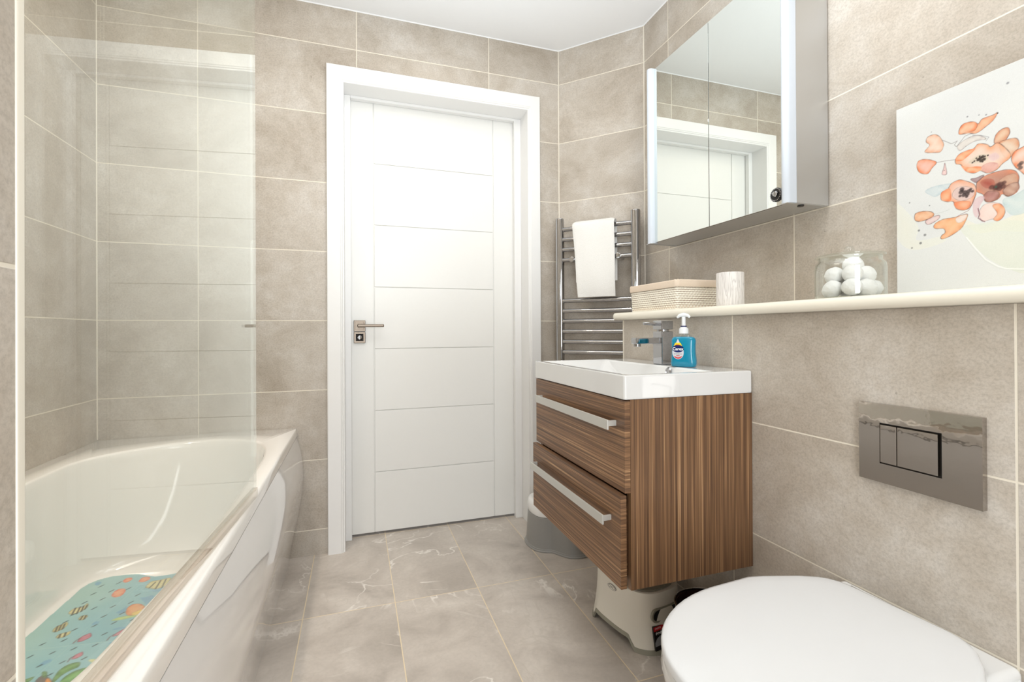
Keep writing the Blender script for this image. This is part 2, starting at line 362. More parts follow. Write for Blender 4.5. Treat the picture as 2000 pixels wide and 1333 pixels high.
def grid_obj(name, mat, P3, cols, parent, keep=None, thick=0):
    """P3 (ny,nx,3) positions, cols (ny,nx,3) srgb"""
    ny, nx = P3.shape[:2]; o = np.array(parent['_o']) if parent is not None else np.zeros(3)
    v = (P3.reshape(-1, 3)-o); idx = np.arange(nx*ny).reshape(ny, nx)
    q = np.stack([idx[:-1, :-1], idx[:-1, 1:], idx[1:, 1:], idx[1:, :-1]], -1).reshape(-1, 4)
    if keep is not None:
        kk = keep.reshape(-1); q = q[kk[q].all(1)]
        used = np.unique(q); mp = -np.ones(len(v), int); mp[used] = np.arange(len(used)); v = v[used]; q = mp[q]; cols = cols.reshape(-1, 3)[used]
    me = bpy.data.meshes.new(name); me.vertices.add(len(v)); me.vertices.foreach_set('co', v.ravel())
    me.loops.add(len(q)*4); me.loops.foreach_set('vertex_index', q.ravel()); me.polygons.add(len(q)); me.polygons.foreach_set('loop_start', np.arange(0, len(q)*4, 4))
    me.update(calc_edges=True); me.validate()
    c = cols.reshape(-1, 3); lin = np.where(c <= .04045, c/12.92, ((c+.055)/1.055)**2.4)
    a = me.color_attributes.new('Col', 'FLOAT_COLOR', 'POINT'); a.data.foreach_set('color', np.concatenate([lin, np.ones((len(lin), 1))], 1).astype(np.float32).ravel())
    me.materials.append(M[mat]); me.shade_smooth()
    ob = bpy.data.objects.new(name, me); COL.objects.link(ob); ob.parent = parent; ob['_o'] = tuple(o); return ob
# painted motifs, in metres on their own surfaces
CANSPEC = [["b",[[0.7967,1.2709],[0.7455,1.2035],[0.7477,1.1679],[0.6983,1.1675],[0.6948,1.1539],[0.7559,1.1467],[0.7908,1.1852]],[0.9,0.89,0.8],[0.9,0.9,0.84],0.02,[0.22,0.17,0.16],0.0006,0,0.5],["b",[[0.6645,1.2028],[0.6299,1.1786],[0.5987,1.1798],[0.5553,1.189],[0.5556,1.1514],[0.5989,1.1602],[0.6364,1.1637]],[0.9,0.88,0.74],[0.9,0.89,0.82],0.02,[0.22,0.17,0.16],0.0006,0,0.6],["b",[[0.663,1.1753],[0.6461,1.1821],[0.5555,1.1664],[0.5561,1.0743],[0.5874,1.0821],[0.6146,1.1035],[0.6366,1.1312],[0.653,1.1567]],[0.87,0.885,0.82],[0.85,0.87,0.81],0.02,[0.22,0.17,0.16],0.0006,0,0.65],["b",[[0.7294,1.2788],[0.7085,1.2838],[0.6796,1.2796],[0.694,1.2677],[0.7087,1.2599],[0.7218,1.2679]],[0.8,0.84,0.85],[0.72,0.78,0.8],0.004,[0.6,0.68,0.72],0.0006,0.4,0.8],["b",[[0.5925,1.2214],[0.5748,1.2263],[0.555,1.2322],[0.5553,1.1927],[0.5765,1.1864],[0.5881,1.2008]],[0.8,0.85,0.84],[0.72,0.79,0.79],0.006,[0.6,0.7,0.72],0.0006,0.3,0.8],["b",[[0.665,1.3838],[0.6632,1.3978],[0.6547,1.4036],[0.6397,1.4004],[0.6317,1.3929],[0.6252,1.4003],[0.608,1.4009],[0.6003,1.4025],[0.6065,1.3903],[0.619,1.3816],[0.635,1.374],[0.6481,1.3792]],[0.95,0.72,0.55],[0.86,0.55,0.4],0.006,[0.22,0.17,0.16],0.0006,0.55,0.9],["b",[[0.665,1.3838],[0.6632,1.3978],[0.6547,1.4036],[0.6397,1.4004],[0.6333,1.3916],[0.6382,1.3814],[0.6514,1.3826]],[0.93,0.78,0.66],[0.9,0.5,0.32],0.006,[0.22,0.17,0.16],0.0006,0.35,0.9],["d",[0.6003,1.4011],0.0015,[0.22,0.17,0.16],0.9],["s",[[0.6415,1.3766],[0.6549,1.3757],[0.6617,1.3679],[0.6703,1.3586],[0.6738,1.3641],[0.6685,1.3705],[0.679,1.3682],[0.6968,1.3836]],[0.22,0.17,0.16],0.0007,0.6],["s",[[0.6416,1.3725],[0.6286,1.3673],[0.6144,1.3577],[0.6192,1.3516]],[0.35,0.33,0.36],0.0007,0.6],["b",[[0.6686,1.3579],[0.6583,1.3666],[0.6416,1.3704],[0.6286,1.3663],[0.6192,1.3556],[0.6368,1.3583],[0.6516,1.3537],[0.6635,1.3477]],[0.88,0.86,0.83],[0.78,0.74,0.72],0.004,[0.22,0.17,0.16],0.0006,0.4,0.9],["b",[[0.7276,1.391],[0.7247,1.401],[0.7114,1.4019],[0.7022,1.3943],[0.6968,1.3836],[0.6933,1.3714],[0.6988,1.3584],[0.7099,1.3598],[0.7307,1.3688],[0.721,1.3808]],[0.93,0.82,0.74],[0.88,0.62,0.48],0.005,[0.22,0.17,0.16],0.0006,0.5,0.9],["b",[[0.7465,1.3464],[0.7425,1.3529],[0.7308,1.3522],[0.7156,1.3447],[0.7072,1.3364],[0.7157,1.3272],[0.7253,1.3164],[0.7407,1.3242],[0.7465,1.3374]],[0.92,0.72,0.66],[0.9,0.5,0.32],0.006,[0.22,0.17,0.16],0.0006,0.5,0.9],["s",[[0.7072,1.3364],[0.6935,1.3349],[0.6723,1.3308]],[0.4,0.33,0.33],0.0008,0.7],["b",[[0.6917,1.33],[0.6883,1.3117],[0.6892,1.3035],[0.6973,1.3071],[0.6936,1.3199]],[0.92,0.8,0.78],[0.8,0.62,0.62],0.002,[0.22,0.17,0.16],0.0006,0.5,0.9],["d",[0.6928,1.3138],0.001,[0.22,0.17,0.16],0.8],["b",[[0.606,1.3425],[0.6036,1.3575],[0.5945,1.3656],[0.5841,1.3652],[0.5813,1.3544],[0.5857,1.3445],[0.5902,1.3385],[0.5992,1.338]],[0.88,0.74,0.6],[0.8,0.5,0.36],0.006,[0.22,0.17,0.16],0.0006,0.6,0.9],["b",[[0.5977,1.3394],[0.5857,1.3416],[0.5727,1.3394],[0.5677,1.3299],[0.5685,1.3187],[0.5758,1.3079],[0.586,1.3038],[0.5948,1.3187]],[0.88,0.78,0.68],[0.82,0.55,0.4],0.006,[0.22,0.17,0.16],0.0006,0.6,0.9],["b",[[0.6723,1.3298],[0.6653,1.3399],[0.6517,1.3434],[0.6401,1.3432],[0.6319,1.3504],[0.6177,1.344],[0.6115,1.3366],[0.6007,1.3405],[0.5888,1.3262],[0.5801,1.3056],[0.5935,1.2947],[0.6026,1.2859],[0.6165,1.2834],[0.6291,1.2925],[0.6388,1.2906],[0.652,1.2979],[0.662,1.3158],[0.6706,1.3207]],[0.9,0.82,0.76],[0.9,0.62,0.46],0.01,[0.22,0.17,0.16],0.0006,0.7,0.9],["b",[[0.6723,1.3298],[0.6653,1.3399],[0.6517,1.3434],[0.6369,1.342],[0.6518,1.3289],[0.662,1.3241]],[0.95,0.72,0.55],[0.9,0.5,0.32],0.005,[0.22,0.17,0.16],0.0006,0,0.9],["b",[[0.662,1.3147],[0.652,1.3072],[0.6355,1.3038],[0.6259,1.2986],[0.6323,1.2916],[0.6421,1.2922],[0.6537,1.2995]],[0.95,0.72,0.55],[0.9,0.5,0.32],0.004,[0.22,0.17,0.16],0.0006,0,0.95],["b",[[0.6259,1.3016],[0.6117,1.3048],[0.5995,1.2967],[0.6041,1.2864],[0.6165,1.2844],[0.6259,1.2915]],[0.88,0.68,0.64],[0.8,0.56,0.52],0.005,[0.22,0.17,0.16],0.0006,0,0.8],["b",[[0.6486,1.3154],[0.6402,1.3248],[0.6241,1.3262],[0.6132,1.3183],[0.6195,1.3095],[0.6322,1.3088]],[0.72,0.66,0.56],[0.86,0.8,0.72],0.008,[0.22,0.17,0.16],0.0006,0,0.7],["b",[[0.6163,1.3184],[0.6039,1.3219],[0.5979,1.3099],[0.6086,1.3058]],[0.8,0.64,0.68],[0.88,0.76,0.76],0.008,[0.22,0.17,0.16],0.0006,0,0.6],["d",[0.6289,1.3188],0.0035,[0.18,0.14,0.12],0.85],["d",[0.6249,1.3205],0.0035,[0.18,0.14,0.12],0.85],["d",[0.6322,1.3169],0.0035,[0.18,0.14,0.12],0.85],["d",[0.6274,1.3132],0.0035,[0.18,0.14,0.12],0.85],["d",[0.6226,1.3146],0.0035,[0.18,0.14,0.12],0.85],["d",[0.6297,1.3232],0.0018,[0.18,0.14,0.12],0.85],["d",[0.6354,1.3211],0.0018,[0.18,0.14,0.12],0.85],["d",[0.621,1.3201],0.0018,[0.18,0.14,0.12],0.85],["d",[0.625,1.3104],0.0018,[0.18,0.14,0.12],0.85],["d",[0.6387,1.3161],0.0018,[0.18,0.14,0.12],0.85],["d",[0.6163,1.3204],0.0018,[0.18,0.14,0.12],0.85],["d",[0.642,1.3141],0.0018,[0.18,0.14,0.12],0.85],["b",[[0.5794,1.2996],[0.5757,1.3118],[0.5671,1.3163],[0.5518,1.3144],[0.5521,1.2582],[0.5688,1.2749],[0.5759,1.2868]],[0.92,0.8,0.74],[0.9,0.5,0.32],0.008,[0.22,0.17,0.16],0.0006,0.6,0.9],["d",[0.5673,1.2839],0.004,[0.3,0.25,0.24],0.7],["d",[0.5645,1.2868],0.004,[0.3,0.25,0.24],0.7],["d",[0.5659,1.2778],0.004,[0.3,0.25,0.24],0.7],["b",[[0.6358,1.2553],[0.6341,1.2711],[0.6212,1.2793],[0.6041,1.2819],[0.5861,1.2809],[0.5731,1.2738],[0.5682,1.2608],[0.569,1.2495],[0.5676,1.2396],[0.5734,1.2298],[0.585,1.2262],[0.5939,1.2335],[0.6,1.2254],[0.6138,1.2221],[0.6216,1.2271],[0.6247,1.2411],[0.6342,1.2488]],[0.66,0.44,0.36],[0.84,0.5,0.36],0.008,[0.22,0.17,0.16],0.0006,0.7,0.9],["b",[[0.5982,1.2603],[0.5877,1.2688],[0.5731,1.2681],[0.5704,1.2519],[0.5834,1.2481]],[0.8,0.66,0.56],[0.74,0.56,0.46],0.006,[0.22,0.17,0.16],0.0006,0.2,0.8],["b",[[0.6231,1.2396],[0.6152,1.2454],[0.5999,1.2391],[0.5999,1.2273],[0.6138,1.2231],[0.6208,1.2279]],[0.7,0.5,0.48],[0.56,0.36,0.32],0.005,[0.22,0.17,0.16],0.0006,0.4,0.8],["b",[[0.6293,1.2677],[0.6197,1.2728],[0.6073,1.267],[0.6059,1.2527],[0.6198,1.2528]],[0.6,0.24,0.2],[0.7,0.4,0.32],0.006,[0.22,0.17,0.16],0.0006,0,0.8],["b",[[0.5923,1.2409],[0.5834,1.25],[0.5704,1.25],[0.569,1.2381],[0.5792,1.2275],[0.5894,1.2303]],[0.76,0.62,0.54],[0.6,0.44,0.38],0.004,[0.22,0.17,0.16],0.0006,0.5,0.9],["d",[0.6013,1.2514],0.007,[0.25,0.13,0.12],0.6],["d",[0.5967,1.254],0.006,[0.25,0.13,0.12],0.6],["d",[0.6044,1.2483],0.005,[0.25,0.13,0.12],0.6],["d",[0.5923,1.2487],0.005,[0.25,0.13,0.12],0.6],["d",[0.5983,1.2456],0.005,[0.25,0.13,0.12],0.6],["d",[0.6105,1.2521],0.005,[0.25,0.13,0.12],0.6],["d",[0.5907,1.2561],0.004,[0.25,0.13,0.12],0.6],["d",[0.6036,1.251],0.0025,[0.2,0.35,0.28],0.8],["b",[[0.6455,1.2797],[0.6357,1.2798],[0.6228,1.2818],[0.6292,1.2737],[0.6373,1.2701]],[0.62,0.48,0.48],[0.5,0.38,0.4],0.003,[0.22,0.17,0.16],0.0006,0.5,0.8],["b",[[0.6995,1.2563],[0.6976,1.2666],[0.6868,1.27],[0.6796,1.2807],[0.6657,1.2845],[0.6522,1.2776],[0.639,1.2665],[0.6358,1.2533],[0.6375,1.2415],[0.6425,1.2265],[0.6492,1.2179],[0.6593,1.2167],[0.6713,1.2234],[0.6764,1.2395],[0.687,1.2422],[0.6977,1.2483]],[0.9,0.78,0.72],[0.9,0.58,0.42],0.008,[0.22,0.17,0.16],0.0006,0.65,0.9],["b",[[0.6995,1.2563],[0.6976,1.2666],[0.6832,1.2711],[0.6798,1.2573],[0.6816,1.243],[0.6941,1.2473]],[0.95,0.72,0.55],[0.9,0.5,0.32],0.006,[0.22,0.17,0.16],0.0006,0,0.9],["b",[[0.6747,1.2369],[0.6592,1.237],[0.6458,1.2315],[0.6492,1.2189],[0.6593,1.2171],[0.6713,1.2244]],[0.92,0.66,0.5],[0.9,0.5,0.32],0.006,[0.22,0.17,0.16],0.0006,0.2,0.9],["b",[[0.678,1.2526],[0.6727,1.2659],[0.659,1.2682],[0.6423,1.2593],[0.6391,1.2461],[0.6491,1.2385],[0.666,1.2399]],[0.8,0.7,0.68],[0.86,0.76,0.74],0.006,[0.22,0.17,0.16],0.0006,0.3,0.8],["d",[0.6607,1.2625],0.0045,[0.2,0.15,0.15],0.75],["d",[0.6557,1.2548],0.0045,[0.2,0.15,0.15],0.75],["d",[0.6515,1.2495],0.0045,[0.2,0.15,0.15],0.75],["d",[0.649,1.255],0.0045,[0.2,0.15,0.15],0.75],["d",[0.6574,1.2491],0.0045,[0.2,0.15,0.15],0.75],["d",[0.6624,1.2567],0.0045,[0.2,0.15,0.15],0.75],["d",[0.6456,1.2582],0.003,[0.2,0.15,0.15],0.75],["d",[0.6599,1.2591],0.003,[0.2,0.15,0.15],0.75],["d",[0.6524,1.2446],0.003,[0.2,0.15,0.15],0.75],["d",[0.6424,1.2531],0.003,[0.2,0.15,0.15],0.75],["d",[0.6642,1.2488],0.003,[0.2,0.15,0.15],0.75],["s",[[0.6359,1.2452],[0.6408,1.2343],[0.6442,1.2228],[0.6492,1.2138],[0.6628,1.2087],[0.6714,1.2044]],[0.45,0.3,0.3],0.0009,0.7],["b",[[0.6409,1.2302],[0.6295,1.2393],[0.6216,1.2332],[0.6296,1.2191],[0.6346,1.1959],[0.641,1.2056]],[0.88,0.74,0.74],[0.82,0.68,0.7],0.008,[0.22,0.17,0.16],0.0006,0,0.7],["b",[[0.6321,1.2035],[0.6248,1.2179],[0.6122,1.2207],[0.5985,1.2161],[0.5911,1.2054],[0.5897,1.1953],[0.5942,1.1847],[0.6018,1.1805],[0.6094,1.1862],[0.625,1.1847],[0.6298,1.1928]],[0.93,0.84,0.8],[0.9,0.78,0.74],0.008,[0.22,0.17,0.16],0.0006,0.35,0.9],["b",[[0.6092,1.2139],[0.5985,1.2155],[0.5911,1.2054],[0.5897,1.1953],[0.5942,1.1847],[0.6018,1.1805],[0.6078,1.1858],[0.6017,1.1962]],[0.92,0.7,0.54],[0.92,0.55,0.36],0.006,[0.22,0.17,0.16],0.0006,0.3,0.9],["s",[[0.6329,1.2138],[0.6305,1.2011],[0.633,1.1935],[0.625,1.1857],[0.6219,1.184]],[0.42,0.22,0.26],0.0016,0.8],["b",[[0.7523,1.2231],[0.7493,1.2314],[0.7355,1.233],[0.7202,1.2289],[0.7127,1.2216],[0.7165,1.2148],[0.7298,1.2112],[0.7415,1.2105],[0.7504,1.2147]],[0.93,0.74,0.58],[0.85,0.55,0.38],0.005,[0.22,0.17,0.16],0.0006,0.8,0.9],["b",[[0.7298,1.209],[0.7165,1.2148],[0.7035,1.2162],[0.7026,1.2095],[0.7128,1.203],[0.7251,1.1996]],[0.9,0.82,0.8],[0.82,0.66,0.66],0.003,[0.22,0.17,0.16],0.0006,0.6,0.9],["b",[[0.7138,1.1923],[0.7091,1.2001],[0.6944,1.2054],[0.6731,1.2048],[0.6628,1.2066],[0.651,1.2059],[0.6544,1.1922],[0.663,1.1774],[0.6804,1.1661],[0.6947,1.1614],[0.7001,1.1635],[0.6983,1.1696],[0.6919,1.1748],[0.6946,1.184],[0.7092,1.187]],[0.94,0.72,0.52],[0.9,0.58,0.38],0.006,[0.22,0.17,0.16],0.0006,0.6,0.9],["b",[[0.6714,1.2023],[0.6526,1.2063],[0.6561,1.1947],[0.668,1.1911]],[0.9,0.86,0.84],[0.88,0.8,0.76],0.003,[0.22,0.17,0.16],0.0006,0.1,0.9],["s",[[0.7127,1.2216],[0.6979,1.2213],[0.6835,1.2243]],[0.7,0.72,0.7],0.0008,0.6],["s",[[0.653,1.1567],[0.6367,1.1291],[0.6208,1.1044],[0.6009,1.0877],[0.5874,1.0811],[0.556,1.0762]],[0.97,0.97,0.95],0.0018,0.8],["s",[[0.6547,1.1549],[0.6383,1.1263],[0.6224,1.1022],[0.6024,1.085],[0.5889,1.0793],[0.5561,1.0733]],[0.78,0.8,0.76],0.0008,0.5],["d",[0.7622,1.2596],0.0016,[0.42,0.42,0.42],0.7],["d",[0.7216,1.2425],0.0016,[0.42,0.42,0.42],0.7],["d",[0.7432,1.19],0.0026,[0.42,0.42,0.42],0.7],["d",[0.731,1.1771],0.003,[0.42,0.42,0.42],0.7],["d",[0.7399,1.1598],0.003,[0.42,0.42,0.42],0.7],["d",[0.7578,1.1516],0.002,[0.42,0.42,0.42],0.7],["d",[0.5843,1.455],0.0025,[0.5,0.5,0.52],0.7],["d",[0.6307,1.4108],0.0015,[0.5,0.5,0.52],0.7],["d",[0.6504,1.4157],0.0018,[0.5,0.5,0.52],0.7],["d",[0.717,1.4094],0.0012,[0.5,0.5,0.52],0.7],["d",[0.6188,1.406],0.0018,[0.5,0.5,0.52],0.7]]
